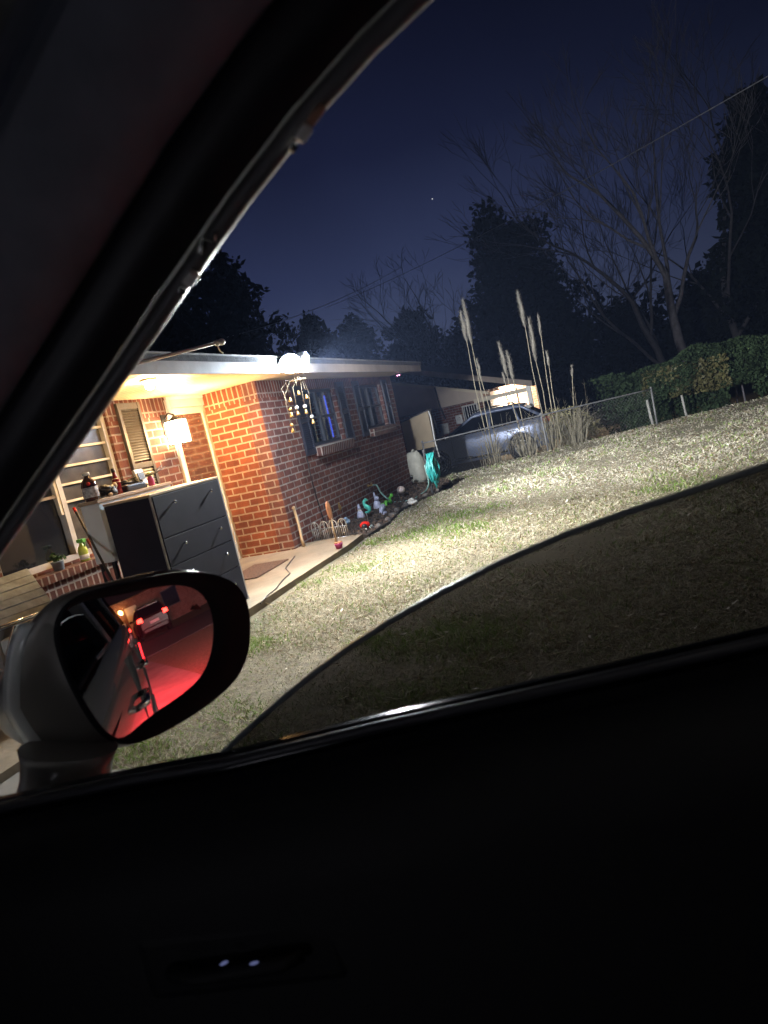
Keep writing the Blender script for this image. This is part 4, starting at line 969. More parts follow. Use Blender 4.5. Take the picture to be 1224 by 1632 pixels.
def plumes():
    specs = [('tall pair of dry plumes left of the parked silver car door', [(738, 480, 785, 716, 64), (734, 498, 782, 716, 44), (760, 573, 790, 714, 30)], 15.3),
             ('short leaning dry plumes in front of the silver car roof', [(795, 547, 838, 706, 52), (808, 560, 840, 704, 44), (801, 594, 833, 706, 16)], 15.7),
             ('tallest dry plumes behind the rear wheel of the silver car', [(825, 466, 876, 698, 52), (843, 508, 874, 698, 62), (857, 501, 886, 694, 32), (871, 560, 893, 690, 22)], 16.0),
             ('lone drooping seed head to the right of the other plumes', [(911, 582, 913, 680, 16)], 16.5)]
    for k, (lab, st, X) in enumerate(specs):
        c = onX(st[0][2], st[0][3], X); c.z = float(gz(c.x, c.y))
        t = thing('pampas_grass', c, lab, 'plume grass', 'dry plume grass along the fence')
        for i, (tx, ty, bx, by, pl) in enumerate(st):
            top = onX(tx, ty, X-.1); bs = onX(bx, by, X); bs.z = float(gz(bs.x, bs.y))-.03; d = (top-bs); Ln = d.length; d.normalize()
            plm = pl/1095*X*1.04
            mid = (bs+top)/2+Vector((0, .05, 0)); q0 = top-d*plm
            s = MB(); bd = Vector((0, .05*math.sin(i*2.3+k), 0)); s.tube([bs, bs+(q0-bs)*.33+bd*.8, bs+(q0-bs)*.66+bd, q0, top], [.012, .011, .009, .008, .004], 6); so = s.build('stalk', C['stalk'], t)
            b = MB(); n = 9; rs = [.010, .045, .070, .080, .080, .07, .058, .04, .012]
            sc = 1.0 if pl > 35 else .62
            b.tube([q0+d*plm*j/(n-1)+Vector((0, .012*math.sin(j), 0)) for j in range(n)], [r*sc*.46 for r in rs], 9); b.jitter(.006, k*9+i)
            po = b.build('plume', C['plume'], so)
            # loose awns around the seed head
            g = np.random.default_rng(k*10+i); m = int(520*plm); u = g.random(m); a = g.uniform(0, 6.28, m)
            rad = np.interp(u, np.linspace(0, 1, n), rs)*sc*.46
            side = np.array(d.orthogonal().normalized()); up = np.array(d); oth = np.cross(up, side)
            Pp = np.array(q0)+up*(u*plm)[:, None]+side*(np.cos(a)*rad)[:, None]+oth*(np.sin(a)*rad)[:, None]
            ou = up*.8+(side*np.cos(a)[:, None]+oth*np.sin(a)[:, None])*.55; ln = .085*sc*(.6+.8*g.random(m))[:, None]
            sd = np.cross(ou, up); sd = sd/np.linalg.norm(sd, axis=1)[:, None]*.004
            v = np.stack([Pp-sd, Pp+sd, Pp+ou*ln], 1).reshape(-1, 3); np_mesh('awns', v, 3, np.arange(3*m), C['plume'], so)
        # dead blades at the foot
        g = random.Random(k+40); b = MB()
        for i in range(85 if k == 3 else 38):
            a = g.uniform(0, 6.28); r = g.uniform(.02, .24); p = c+Vector((r*math.cos(a), r*math.sin(a), 0)); h = g.uniform(.35, 1.15); l = g.uniform(.1, .55)
            b.tube([p, p+Vector((math.cos(a)*l*.3, math.sin(a)*l*.3, h*.6)), p+Vector((math.cos(a)*l, math.sin(a)*l, h*g.uniform(.7, 1)))], [.008, .006, .002], 3, cap=False)
        b.build('dead_blades', C['stalk'], t)
plumes()
def dry_weeds():
    # thin dead stems right of the plumes and through the fence
    spots = [(930, 690, 95), (945, 683, 110), (962, 676, 70), (920, 694, 60), (820, 712, 90), (850, 704, 75), (770, 726, 80), (800, 718, 70)]
    for k, (px, py, hpx) in enumerate(spots):
        q = gnd(px, py, -.05); q = q+Vector((FN.x, FN.y, 0))*(.35+.1*(k % 3)); q.z = float(gz(q.x, q.y)); g = random.Random(k)
        h = hpx/1095*q.length
        b = MB()
        for i in range(7):
            a = g.uniform(0, 6.28); l = g.uniform(.05, .3); hh = h*g.uniform(.55, 1.0); p = q+Vector((g.uniform(-.12, .12), g.uniform(-.12, .12), -.02))
            e = p+Vector((math.cos(a)*l, math.sin(a)*l, hh)); m = (p+e)/2+Vector((g.uniform(-.04, .04), g.uniform(-.04, .04), 0)); b.tube([p, m, e], [.007, .005, .002], 4, cap=False)
            for j in range(4):
                f = g.uniform(.4, .95); s = p+(e-p)*f; aa = g.uniform(0, 6.28); b.tube([s, s+Vector((math.cos(aa)*.10, math.sin(aa)*.10, .10))], [.004, .0015], 3, cap=False)
        tag(b.build('dead_weed', C['twig']), 'thin dead weed stems growing through the chain link fence', 'weed', 'dead weeds along the fence')
dry_weeds()
def round_bush():
    c = onX(908, 690, 18.6); c.z = float(gz(c.x, c.y)); t = thing('round_bush', c, 'round dry bush glowing warm to the right of the silver car', 'bush')
    g = np.random.default_rng(8); n = 5200
    P = blob_points([(c.x, c.y, c.z+.62, .62, .66, .62), (c.x+.1, c.y-.35, c.z+.5, .5, .5, .5), (c.x, c.y+.3, c.z+.85, .4, .4, .45)], n, 4, .5); P = P[P[:, 2] > c.z+.03]
    leaf_cloud('foliage', P, .028, M('dry_leaf', (.27, .24, .12), .8, 0, .5, 3, 0), t, .5, 3)
    b = MB(); q = random.Random(2)
    for i in range(26):
        a = q.uniform(0, 6.28); r = q.uniform(.2, .6); b.tube([c, c+Vector((math.cos(a)*r*.5, math.sin(a)*r*.5, .5)), c+Vector((math.cos(a)*r, math.sin(a)*r, q.uniform(.6, 1.2)))], [.014, .009, .003], 4, cap=False)
    b.build('stems', C['twig'], t)
round_bush()
def hedge():
    t = thing('hedge', (20.5, -2.5, -.3), 'long dark leafy hedge behind the fence at the right lawn edge', 'hedge')
    P = []; g = np.random.default_rng(12); n = 84000
    u = g.random(n)
    x = 19.9+.9*u+g.normal(0, .05, n); y = .2-10.5*u; top = 1.23+.14*u*6+.10*np.sin(y*2.1)+.06*np.sin(y*5.3); 
    face = g.random(n)
    dx = np.where(face < .55, -.45+.12*g.random(n), np.where(face < .8, g.uniform(-.45, .5, n), g.uniform(-.4, .5, n)))
    zb = gz(x, y); zz = np.where((face >= .55) & (face < .8), top-.12*g.random(n), zb+.12+(top-zb-.12)*g.random(n)**.9)
    x = x+dx+.10*np.sin(y*3.1+zz*4)+.07*np.sin(y*7.7)
    # end cap near the plumes
    P = np.stack([x, y+.2*g.normal(0, 1, n)*(u < .02), zz], 1)
    gap = (np.abs(P[:, 1]+3.05) < .35) & (P[:, 2] < .35)      # bare hollow low in the hedge
    P = P[~gap]
    leaf_cloud('foliage', P, .044, C['hedge'], t, .55, 6)
    # yellowish growth
    n = 1800; y = g.uniform(-2.8, -.7, n); P = np.stack([19.55+.12*g.random(n), y, g.uniform(.35, 1.2, n)], 1)
    leaf_cloud('yellowing_leaves', P, .05, M('yellow_leaf', (.085, .078, .028), .6, 0, .4, 2, 0), t, .6, 7)
    b = MB(); q = random.Random(3)
    for i in range(46):
        u = q.random(); p = Vector((19.8+.9*u, .1-10.3*u, 0)); p.z = float(gz(p.x, p.y))-.05
        b.tube([p, p+Vector((q.uniform(-.2, .2), q.uniform(-.2, .2), .7)), p+Vector((q.uniform(-.4, .3), q.uniform(-.4, .4), 1.3))], [.03, .02, .008], 5, cap=False)
    b.build('stems', C['bark'], t)
hedge()

# ================================================================== NEIGHBOUR'S HOUSE
def far_house():
    X = 24.5; G = -.72
    t = thing('neighbor_house', (X, 4.0, G), 'far low gabled house with tan siding over brick and a lit porch', 'house')
    wl, wr = onX(625, 609, X), onX(778, 624, X); k = (wl.z-wr.z)/(wl.y-wr.y)
    def zt(y): return wr.z+k*(y-wr.y)
    y0, y1 = wr.y-.0, 13.0; zb = 1.43
    MB().bb((X, y0, G-.2), (X+.25, y1, zb)).build('wall', C['brick_nb'], t)
    yr = 9.2
    s = MB(); s.poly([(X+.03, y0, zb+.003), (X+.03, y0, zt(y0)), (X+.03, yr, zt(yr)), (X+.03, y1, zt(yr)-k*(y1-yr)), (X+.03, y1, zb+.003)], (.2, 0, 0)); s.build('gable', C['siding'], t)
    MB().poly([(X-.02, y0, zt(y0)-.10), (X-.02, y0, zt(y0)), (X-.02, yr, zt(yr)), (X-.02, yr, zt(yr)-.10)], (.045, 0, 0)).build('frieze_board', C['trim'], t)
    # roof with deep rake overhang
    XR = 23.4; a = onX(845, 608, XR); b_ = onX(672, 592, XR); kr = (b_.z-a.z)/(b_.y-a.y)
    def zr(y): return a.z+kr*(y-a.y)
    ye = a.y; yend = -4+yr*2-ye+4
    r = MB(); prof = [(ye, zr(ye)+.02), (yr, zr(yr)+.02), (2*yr-ye, zr(ye)+.02), (2*yr-ye, zr(ye)-.10), (yr, zr(yr)-.10), (ye, zr(ye)-.10)]
    r.poly([(XR, y, z) for y, z in prof], (11, 0, 0)); r.build('roof', C['roof'], t)
    rb = MB(); rb.poly([(XR-.03, ye-.02, zr(ye)-.16), (XR-.03, ye-.02, zr(ye)+.03), (XR-.03, yr, zr(yr)+.03), (XR-.03, yr, zr(yr)-.16)], (.028, 0, 0)); rb.poly([(XR-.03, yr+.001, zr(yr)-.16), (XR-.03, yr+.001, zr(yr)+.03), (XR-.03, 2*yr-ye, zr(ye)+.03), (XR-.03, 2*yr-ye, zr(ye)-.16)], (.028, 0, 0)); rb.build('rake_board', C['fascia'], t)
    MB().bb((XR-.002, ye-.05, zr(ye)-.16), (XR+11, ye-.021, zr(ye)+.03)).build('fascia', C['fascia'], t)
    # porch: lit wall, column, beam
    XL = 27.2
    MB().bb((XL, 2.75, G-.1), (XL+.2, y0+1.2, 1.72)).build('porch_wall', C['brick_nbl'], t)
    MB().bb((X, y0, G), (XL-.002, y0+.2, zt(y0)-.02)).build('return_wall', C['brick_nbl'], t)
    MB().bb((X-.3, ye+.1, G-.1), (XL+2, y0-.002, G+.08)).build('porch_floor', C['concrete'], t)
    c = onX(845, 640, XR+.25)
    MB().bb((XR+.18, ye+.05, G), (XR+.32, ye+.19, zr(ye)-.105)).build('column', C['white'], t)
    MB().bb((XR+.20, ye+.19, zr(ye)-.30), (XR+.30, y0+.4, zr(ye)-.16)).build('beam', C['trim'], t)
    for i in range(4):
        yy = ye+.45+i*.42; MB().bb((XL-.6+.02*i, yy, G+.08), (XL-.56+.02*i, yy+.05, 1.55)).build('screen_post', C['trim'], t)
    # window in the brick wall by the porch, meters, conduit, condenser
    wn = onX(752, 662, X); f = MB(); f.bb((X-.03, wn.y-.30, wn.z-.45), (X-.002, wn.y+.30, wn.z+.40)); wo_ = f.build('window', C['wframe_w'], t)
    MB().bb((X-.038, wn.y-.25, wn.z-.40), (X-.031, wn.y+.25, wn.z+.35)).build('pane', C['pane'], wo_)
    gb = MB()
    for i in range(6): gb.bb((X-.05, wn.y-.25+.09*i, wn.z-.40), (X-.039, wn.y-.23+.09*i, wn.z+.35))
    gb.build('bars', C['white'], wo_)
    for px, py, w_, h_ in ((733, 668, .24, .32), (710, 683, .30, .38), (703, 695, .22, .2)):
        q = onX(px, py, X); MB().bb((X-.16, q.y-w_/2, q.z-h_/2), (X-.001, q.y+w_/2, q.z+h_/2), .01).lathe((X-.16, q.y, q.z+.03), [(.06, 0), (.06, .02), (.05, .03)], 10, (-1, 0, 0)).build('meter_box', C['steel'], t)
    q = onX(698, 640, X); MB().tube([(X-.05, q.y, 2.2), (X-.05, q.y-.05, 1.5), (X-.05, q.y-.15, 1.0)], .03, 7).build('conduit', C['black'], t)
    q = onX(690, 660, X); MB().tube([(X-.08, q.y, 1.2), (X-.08, q.y-.06, .7), (X-.08, q.y-.1, -.3)], .035, 7).build('downspout', C['white'], t)
    # lamp on the porch wall
    lp = onX(803, 641, XL-.5); L0 = thing('porch_lamp', lp, 'glaring white porch lamp on the far house', 'porch lamp')
    L0.location = (XL-.02, lp.y, lp.z)
    MB().lathe((XL-.001, lp.y, lp.z), [(.06, 0), (.06, .03), (.03, .05), (.03, .12)], 14, (-1, 0, 0)).build('bracket', C['black'], L0)
    MB().ball((XL-.17, lp.y, lp.z), .13, 14, 10).build('globe', EM('porch_globe', (1, .92, .78), 60), L0)
    lamp('porch_bulb', 'POINT', (XL-.42, lp.y, lp.z+.0), 700, (1, .84, .62), .12, parent=L0)
far_house()
def utility_box():
    X = 15.6; tl, tr, br = onX(641, 674, X), onX(681, 655, X), onX(688, 713, X); y1, y0 = tl.y+.03, tr.y
    t = thing('utility_box', (X+.15, (y0+y1)/2, 0), 'tan plywood box with slanted top just beyond the far brick corner', 'plywood box')
    MB().poly([(X, y1, br.z), (X, y1, tl.z), (X, y0, tr.z), (X, y0, br.z)], (.3, 0, 0)).build('panel', C['ply'], t)
    MB().poly([(X-.03, y1+.02, tl.z+.0), (X-.03, y1+.02, tl.z+.025), (X-.03, y0-.03, tr.z+.035), (X-.03, y0-.03, tr.z+.01)], (.38, 0, 0)).build('lid', C['barkd'], t)
    for x in (X+.02, X+.26):
        for y in (y0+.02, y1-.05): MB().bb((x, y, -.05), (x+.03, y+.03, br.z-.001)).build('leg', C['black'], t)
    MB().tube([(X-.02, y0-.03, tr.z+.0), (X-.02, y0-.05, tr.z-.15), (X-.02, y0-.03, br.z+.1), (X-.02, y0-.06, br.z-.25)], .016, 7).build('pipe', C['white'], t)
utility_box()

# ================================================================== NEIGHBOUR'S CAR
def make_suv(loc, rz, label, tail_on=False, group=None, paint='suvpaint'):
    t = thing('parked_car', loc, label, 'car', group, rz)
    S = [(2.30, .62, .45, .70), (2.27, .72, .33, .80), (2.10, .84, .24, .90), (1.75, .90, .22, .96), (1.2, .925, .22, 1.02), (.9, .93, .22, 1.06), (.2, .935, .22, 1.08), (-.8, .935, .22, 1.11), (-1.5, .93, .24, 1.14), (-2.05, .90, .28, 1.14), (-2.25, .84, .34, 1.10), (-2.32, .76, .42, 1.0)]
    b = MB()
    b.loft([[(x, -h*.93, z0), (x, -h, z0+.14), (x, -h*1.005, .62*z1+.02), (x, -h*.985, .82*z1+.02), (x, -h*.95, z1-.02), (x, -h*.86, z1), (x, 0, z1+.012), (x, h*.86, z1), (x, h*.95, z1-.02), (x, h*.985, .82*z1+.02), (x, h*1.005, .62*z1+.02), (x, h, z0+.14), (x, h*.93, z0), (x, 0, z0)] for x, h, z0, z1 in S])
    b.build('body', C[paint], t, local=True)
    # glasshouse
    roofz = 1.66
    wb = [(.98, .86), (-2.02, .84)]; A = dict(fb=(1.02, .84, 1.05), ft=(.05, .66, roofz-.05), rt=(-1.50, .64, roofz-.05), rb=(-2.20, .80, 1.12))
    def slab(pts, name, mat, th=.012):
        c = sum((Vector(p) for p in pts), Vector())/len(pts); n = (Vector(pts[1])-Vector(pts[0])).cross(Vector(pts[2])-Vector(pts[0])).normalized()
        if n.dot(c-Vector((-.4, 0, 1.2))) < 0: n = -n
        q = MB(); q.poly([Vector(p)-n*th for p in pts], n*th); return q.build(name, mat, t, local=True)
    f = lambda k, s: (A[k][0], A[k][1]*s, A[k][2])
    slab([f('fb', 1), f('ft', 1), f('ft', -1), f('fb', -1)], 'windshield', C['suvglass']); slab([f('rb', 1), f('rt', 1), f('rt', -1), f('rb', -1)], 'rear_window', C['suvglass'])
    def side(s):
        def P(x, u): # u 0 belt, 1 roof edge
            return (x, s*(.87-.21*u), 1.07+.02*(.9-x)*.5+(roofz-.08-1.09)*u)
        slab([P(.86, 0), P(.07, .97), P(-.42, 1), P(-.42, 0)], 'front_window', C['suvglass']); slab([P(-.50, 0), P(-.50, 1), P(-1.20, 1), P(-1.34, 0)], 'rear_side_window', C['suvglass'])
        slab([P(-1.42, 0), P(-1.28, 1), P(-1.46, .95), P(-2.0, .12)], 'quarter_window', C['suvglass'])
        b = MB(); b.tube([P(1.0, -.02), P(.07, 1.0), P(-.6, 1.06), P(-1.46, 1.0), P(-2.16, 0)], .045, 8); b.tube([P(-.46, 0), P(-.46, 1)], .04, 6).tube([P(-1.38, 0), P(-1.24, 1)], .045, 6); b.build('pillar', C[paint], t, local=True)
        rr = MB(); rr.tube([(.1, s*.58, roofz+.03), (0, s*.58, roofz+.075), (-1.2, s*.57, roofz+.07), (-1.35, s*.57, roofz+.02)], .018, 6); rr.build('roof_rail', C['black'], t, local=True)
        for x in (-.05, -1.05): MB().tube([(x-.11, s*.925, .90), (x-.09, s*.965, .905), (x+.07, s*.965, .905), (x+.09, s*.925, .90)], .014, 6).build('door_handle', C[paint], t, local=True)
        m = MB(); m.ball((.83, s*1.02, 1.10), .10, 12, 8, (.6, 1.05, .75)).tube([(.82, s*.88, 1.05), (.82, s*.98, 1.07)], .03, 6); m.build('side_mirror', C[paint], t, local=True)
        MB().loft([[(x, s*(.905+.03*k), z) for k, z in ((0, .30), (1, .30), (1, .40), (0, .42))] for x in (.98, -1.0)]).build('rocker_trim', C['black'], t, local=True)
        g = MB(); g.bb((-.452, s*.928, .40), (-.444, s*.945, 1.08)).bb((.80, s*.926, .42), (.808, s*.942, 1.04)); g.build('door_seam', C['black'], t, local=True)
        for x in (1.35, -1.32):
            w_ = MB(); w_.lathe((x, s*.905, .37), [(.43, 0), (.43, .036), (.36, .04)], 28, (0, s, 0)); w_.build('wheel_arch', C['black'], t, local=True)
            fl = MB(); fl.tube([(x+.44*math.cos(a), s*.938, .37+.44*math.sin(a)) for a in np.linspace(-.35, math.pi+.35, 24)], .026, 6); fl.build('fender_flare', C[paint], t, local=True)
            wh = MB(); wh.lathe((x, s*.73, .345), [(.22, 0), (.33, .01), (.345, .05), (.345, .17), (.33, .215), (.24, .225), (.22, .19)], 28, (0, s, 0)); wo_ = wh.build('wheel', C['rubber'], t, local=True)
            rm = MB(); rm.lathe((x, s*.90, .345), [(.05, .0), (.055, .05), (.03, .06)], 14, (0, s, 0))
            for k in range(5): a = k*1.2566; rm.tube([(x+.04*math.cos(a), s*.94, .345+.04*math.sin(a)), (x+.215*math.cos(a), s*.932, .345+.215*math.sin(a))], [.030, .022], 6)
            rm.tube([(x+.222*math.cos(a), s*.935, .345+.222*math.sin(a)) for a in np.linspace(0, 6.283, 29)[:-1]], .018, 6, closed=True); rm.build('rim', C['steel'], wo_, local=True)
        MB().loft([[(x, s*(y+.012), z) for y, z in ((h*.70, .72), (h*.93, .70), (h*.96, .86), (h*.72, .84))] for x, h in ((2.32, .72), (2.0, .93))]).build('headlight', C['lamp_clear'], t, local=True)
        MB().loft([[(x, s*y, z) for y, z in ((.62, .92), (.90, .94), (.87, 1.12), (.62, 1.14))] for x in (-2.335, -2.05)]).build('taillight', C['tailred'] if not tail_on else EM('lit_taillight', (1, .03, .02), 14), t, local=True)
    side(1); side(-1)
    b = MB(); b.loft([[(x, -h, z-.06), (x, -h*.93, z), (x, 0, z+.03), (x, h*.93, z), (x, h, z-.06), (x, 0, z-.05)] for x, h, z in ((.09, .66, roofz-.03), (-.1, .69, roofz), (-.8, .69, roofz+.012), (-1.35, .67, roofz-.005), (-1.56, .64, roofz-.05))]); b.build('roof', C[paint], t, local=True)
    MB().bb((2.30, -.55, .44), (2.335, .55, .66), .01).build('grille', C['black'], t, local=True)
    MB().bb((1.9, -.70, .17), (2.36, .70, .36), .05).build('front_bumper', C['black'], t, local=True); MB().bb((-2.37, -.74, .34), (-1.95, .74, .58), .06).build('rear_bumper', C[paint], t, local=True)
    MB().bb((-2.375, -.26, .70), (-2.30, .26, .83), .004).build('license_plate', C['white'], t, local=True)
    return t
make_suv((22.15, 4.22, -.62), R(91.5), 'silver blue parked car seen from its side behind the dry plumes')

# ================================================================== TREES, WIRES, STAR
def bare_tree(base, h, seed, label, r0=.28, lean=(0, 0), depth=6, spread=.55, mat='bark', first=.28, group='bare winter trees'):
    g = random.Random(seed); base = Vector(base)
    t = thing('bare_tree', base, label, 'tree', group)
    tr = MB(); br = MB(); tw = MB()
    def grow(p, d, ln, r, k):
        n = 4 if k < 2 else 3; pts = [p]; rs = [r]; q = p.copy(); dd = d.copy()
        for i in range(n):
            dd = (dd+Vector((g.gauss(0, .10), g.gauss(0, .10), g.gauss(0, .06)+.03*(k > 1)))).normalized(); q = q+dd*ln/n; pts.append(q.copy()); rs.append(r*(1-.42*(i+1)/n))
        (tr if k < 1 else br if k < 4 else tw).tube(pts, rs, 8 if k < 1 else 5 if k < 3 else 3, cap=False)
        if k >= depth: return
        m = g.choice((2, 3, 3)) if k else 4
        for j in range(m):
            f = 1.0 if j == 0 else g.uniform(first if k == 0 else .35, .98); i = min(int(f*n), n-1); s = pts[i]+(pts[i+1]-pts[i])*(f*n-i)
            a = g.uniform(0, 6.283); o = dd.orthogonal().normalized(); o.rotate(Matrix.Rotation(a, 3, dd)); sp_ = spread*(.5 if j == 0 else g.uniform(.75, 1.5))
            nd = (dd+o*sp_).normalized(); nd.z += .10; nd.normalize()
            grow(s, nd, ln*g.uniform(.60, .80), max(rs[i]*(.78 if j == 0 else .55), .012), k+1)
    grow(base-Vector((0, 0, .3)), Vector((lean[0], lean[1], 1)).normalized(), h*.33, r0, 0)
    tr.build('trunk', C[mat], t); br.build('branches', C[mat], t); tw.build('twigs', C[mat], t)
def evergreen(base, h, rad, seed, label, n=7000, leaf=.20, group='evergreen trees', conic=.5, low=.12):
    g = random.Random(seed); base = Vector(base); t = thing('evergreen_tree', base, label, 'tree', group)
    MB().tube([base-Vector((0, 0, .5)), base+Vector((g.uniform(-.3, .3), 0, h*.5)), base+Vector((0, 0, h*.9))], [.24, .16, .04], 7).build('trunk', C['barkd'], t)
    cs = []
    for i in range(64):
        u = g.uniform(low, 1.0)**.9; prof = max(.05, 1-((u-.34)/.68)**2)**.55*(1-conic*u); a = g.uniform(0, 6.28)
        q = rad*prof*g.uniform(.0, .95); s = rad*g.uniform(.16, .36)*(1-.45*u)
        cs.append((base.x+q*math.cos(a), base.y+q*math.sin(a), base.z+u*h*(.97-.05*g.random()), s, s, s*g.uniform(.6, 1.1)))
    for i in range(14):
        u = low+(1-low)*i/14; r = rad*.62*(1-conic*u)*max(.04, 1-((u-.34)/.68)**2)**.55
        cs.append((base.x, base.y, base.z+u*h*.95, r, r, h*.09))
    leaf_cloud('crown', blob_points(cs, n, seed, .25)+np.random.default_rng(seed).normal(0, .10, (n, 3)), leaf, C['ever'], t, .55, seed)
G5 = -.6
def tbase(px, py, d): p = at(px, py, d); return Vector((p.x, p.y, G5))
b = at(1098, 560, 32); bare_tree((b.x, b.y, G5), 17.5, 4, 'tallest bare winter tree with pale trunk rising behind the hedge', .24, (0, .01), 6, .50)
b = at(1060, 560, 38); bare_tree((b.x, b.y, G5), 17.0, 12, 'slender dark bare tree just left of the pale trunked tree', .20, (.0, .06), 6, .52, 'barkd')
b = at(960, 600, 46); bare_tree((b.x, b.y, G5), 15, 33, 'bare tree standing behind the dry plumes, right of the big evergreen', .18, (.0, .02), 6, .6, 'barkd')
b = at(722, 590, 40); bare_tree((b.x, b.y, G5), 13.0, 8, 'wide bare tree with crooked limbs left of the big evergreen', .26, (0, .08), 6, .72, 'bark', .2)
b = at(1190, 560, 36); bare_tree((b.x, b.y, G5), 18, 51, 'bare tree at the right edge among dark evergreens', .20, (0, 0), 6, .5, 'barkd')
e = at(838, 600, 38); evergreen((e.x, e.y, G5), 11.6, 4.6, 3, 'big rounded dark evergreen standing between the bare trees', 22000, .17, conic=.12, low=.02)
e = at(893, 600, 41); evergreen((e.x, e.y, G5), 9.4, 3.9, 14, 'lower dark evergreen at the right shoulder of the big one', 13000, .17, conic=.12, low=.02)
e = at(668, 595, 43); evergreen((e.x, e.y, G5), 8.4, 3.2, 5, 'small dark evergreen left of the wide bare tree above the far roof', 11000, .17, conic=.15)
e = at(745, 595, 42); evergreen((e.x, e.y, G5), 6.5, 2.5, 27, 'low dark evergreen directly above the far roof slope', 8000, .17, conic=.3)
e = at(1215, 560, 37); evergreen((e.x, e.y-1.0, G5), 13.0, 4.2, 6, 'tall black evergreen at the right edge behind the hedge', 26000, .17, conic=.2)
e = at(1130, 560, 40); evergreen((e.x, e.y, G5), 6.0, 2.8, 7, 'dark evergreen behind the foot of the pale trunked tree', 8000, .17, conic=.2)
e = at(1010, 590, 42); evergreen((e.x, e.y, G5), 5.6, 2.9, 17, 'broad dark evergreen behind the left end of the hedge', 8000, .17, conic=.2)
for i, (px, d, h, r, lab) in enumerate(((300, 40, 14.5, 4.2, 'tall dim tree mass beyond the roof by the flagpole'), (385, 44, 14.2, 4.0, 'dim rounded tree beyond the roof left of the floodlight'), (215, 42, 16, 4.5, 'dim tall tree beyond the roof next to the car pillar'), (505, 60, 12.2, 4.2, 'far low tree beyond the roof right of the floodlight'), (565, 62, 11.4, 4.0, 'far low tree beyond the far end of the eave'))):
    p = at(px, 560, d); evergreen((p.x, p.y, -.3), h, r, 70+i, lab, 12000, .24, conic=.08)
def woods():
    g = np.random.default_rng(5); P = []
    for i in range(60):
        a = AZ+R(-40+72*i/59); d = 66+8*math.sin(i*1.7); h = 7.5+2.2*math.sin(i*.9)+1.5*math.sin(i*2.3)
        P.append((d*math.cos(a), d*math.sin(a), h*.45-1, 3.6, 3.6, h*.55))
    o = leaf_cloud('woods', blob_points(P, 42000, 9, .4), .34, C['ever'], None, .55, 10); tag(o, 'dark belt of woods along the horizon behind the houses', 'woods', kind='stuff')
woods()
def wire(p, q, sag, r, lab):
    b = MB(); b.tube([p+(q-p)*s-Vector((0, 0, sag*4*s*(1-s))) for s in np.linspace(0, 1, 24)], r, 4, cap=False); tag(b.build('power_line', C['steel']), lab, 'power line')
wire(at(1330, 60, 22), at(520, 490, 50), .4, .014, 'bright overhead wire rising to the right in front of the bare trees')
wire(at(640, 425, 48), at(330, 545, 40), .5, .016, 'dark overhead wire sagging down behind the floodlight')
st = MB(); st.ball(at(689, 317, 900), .7, 10, 8); tag(st.build('star', EM('star_white', (1, .98, .92), 1.2)), 'single bright star low in the night sky', 'star', kind='structure')

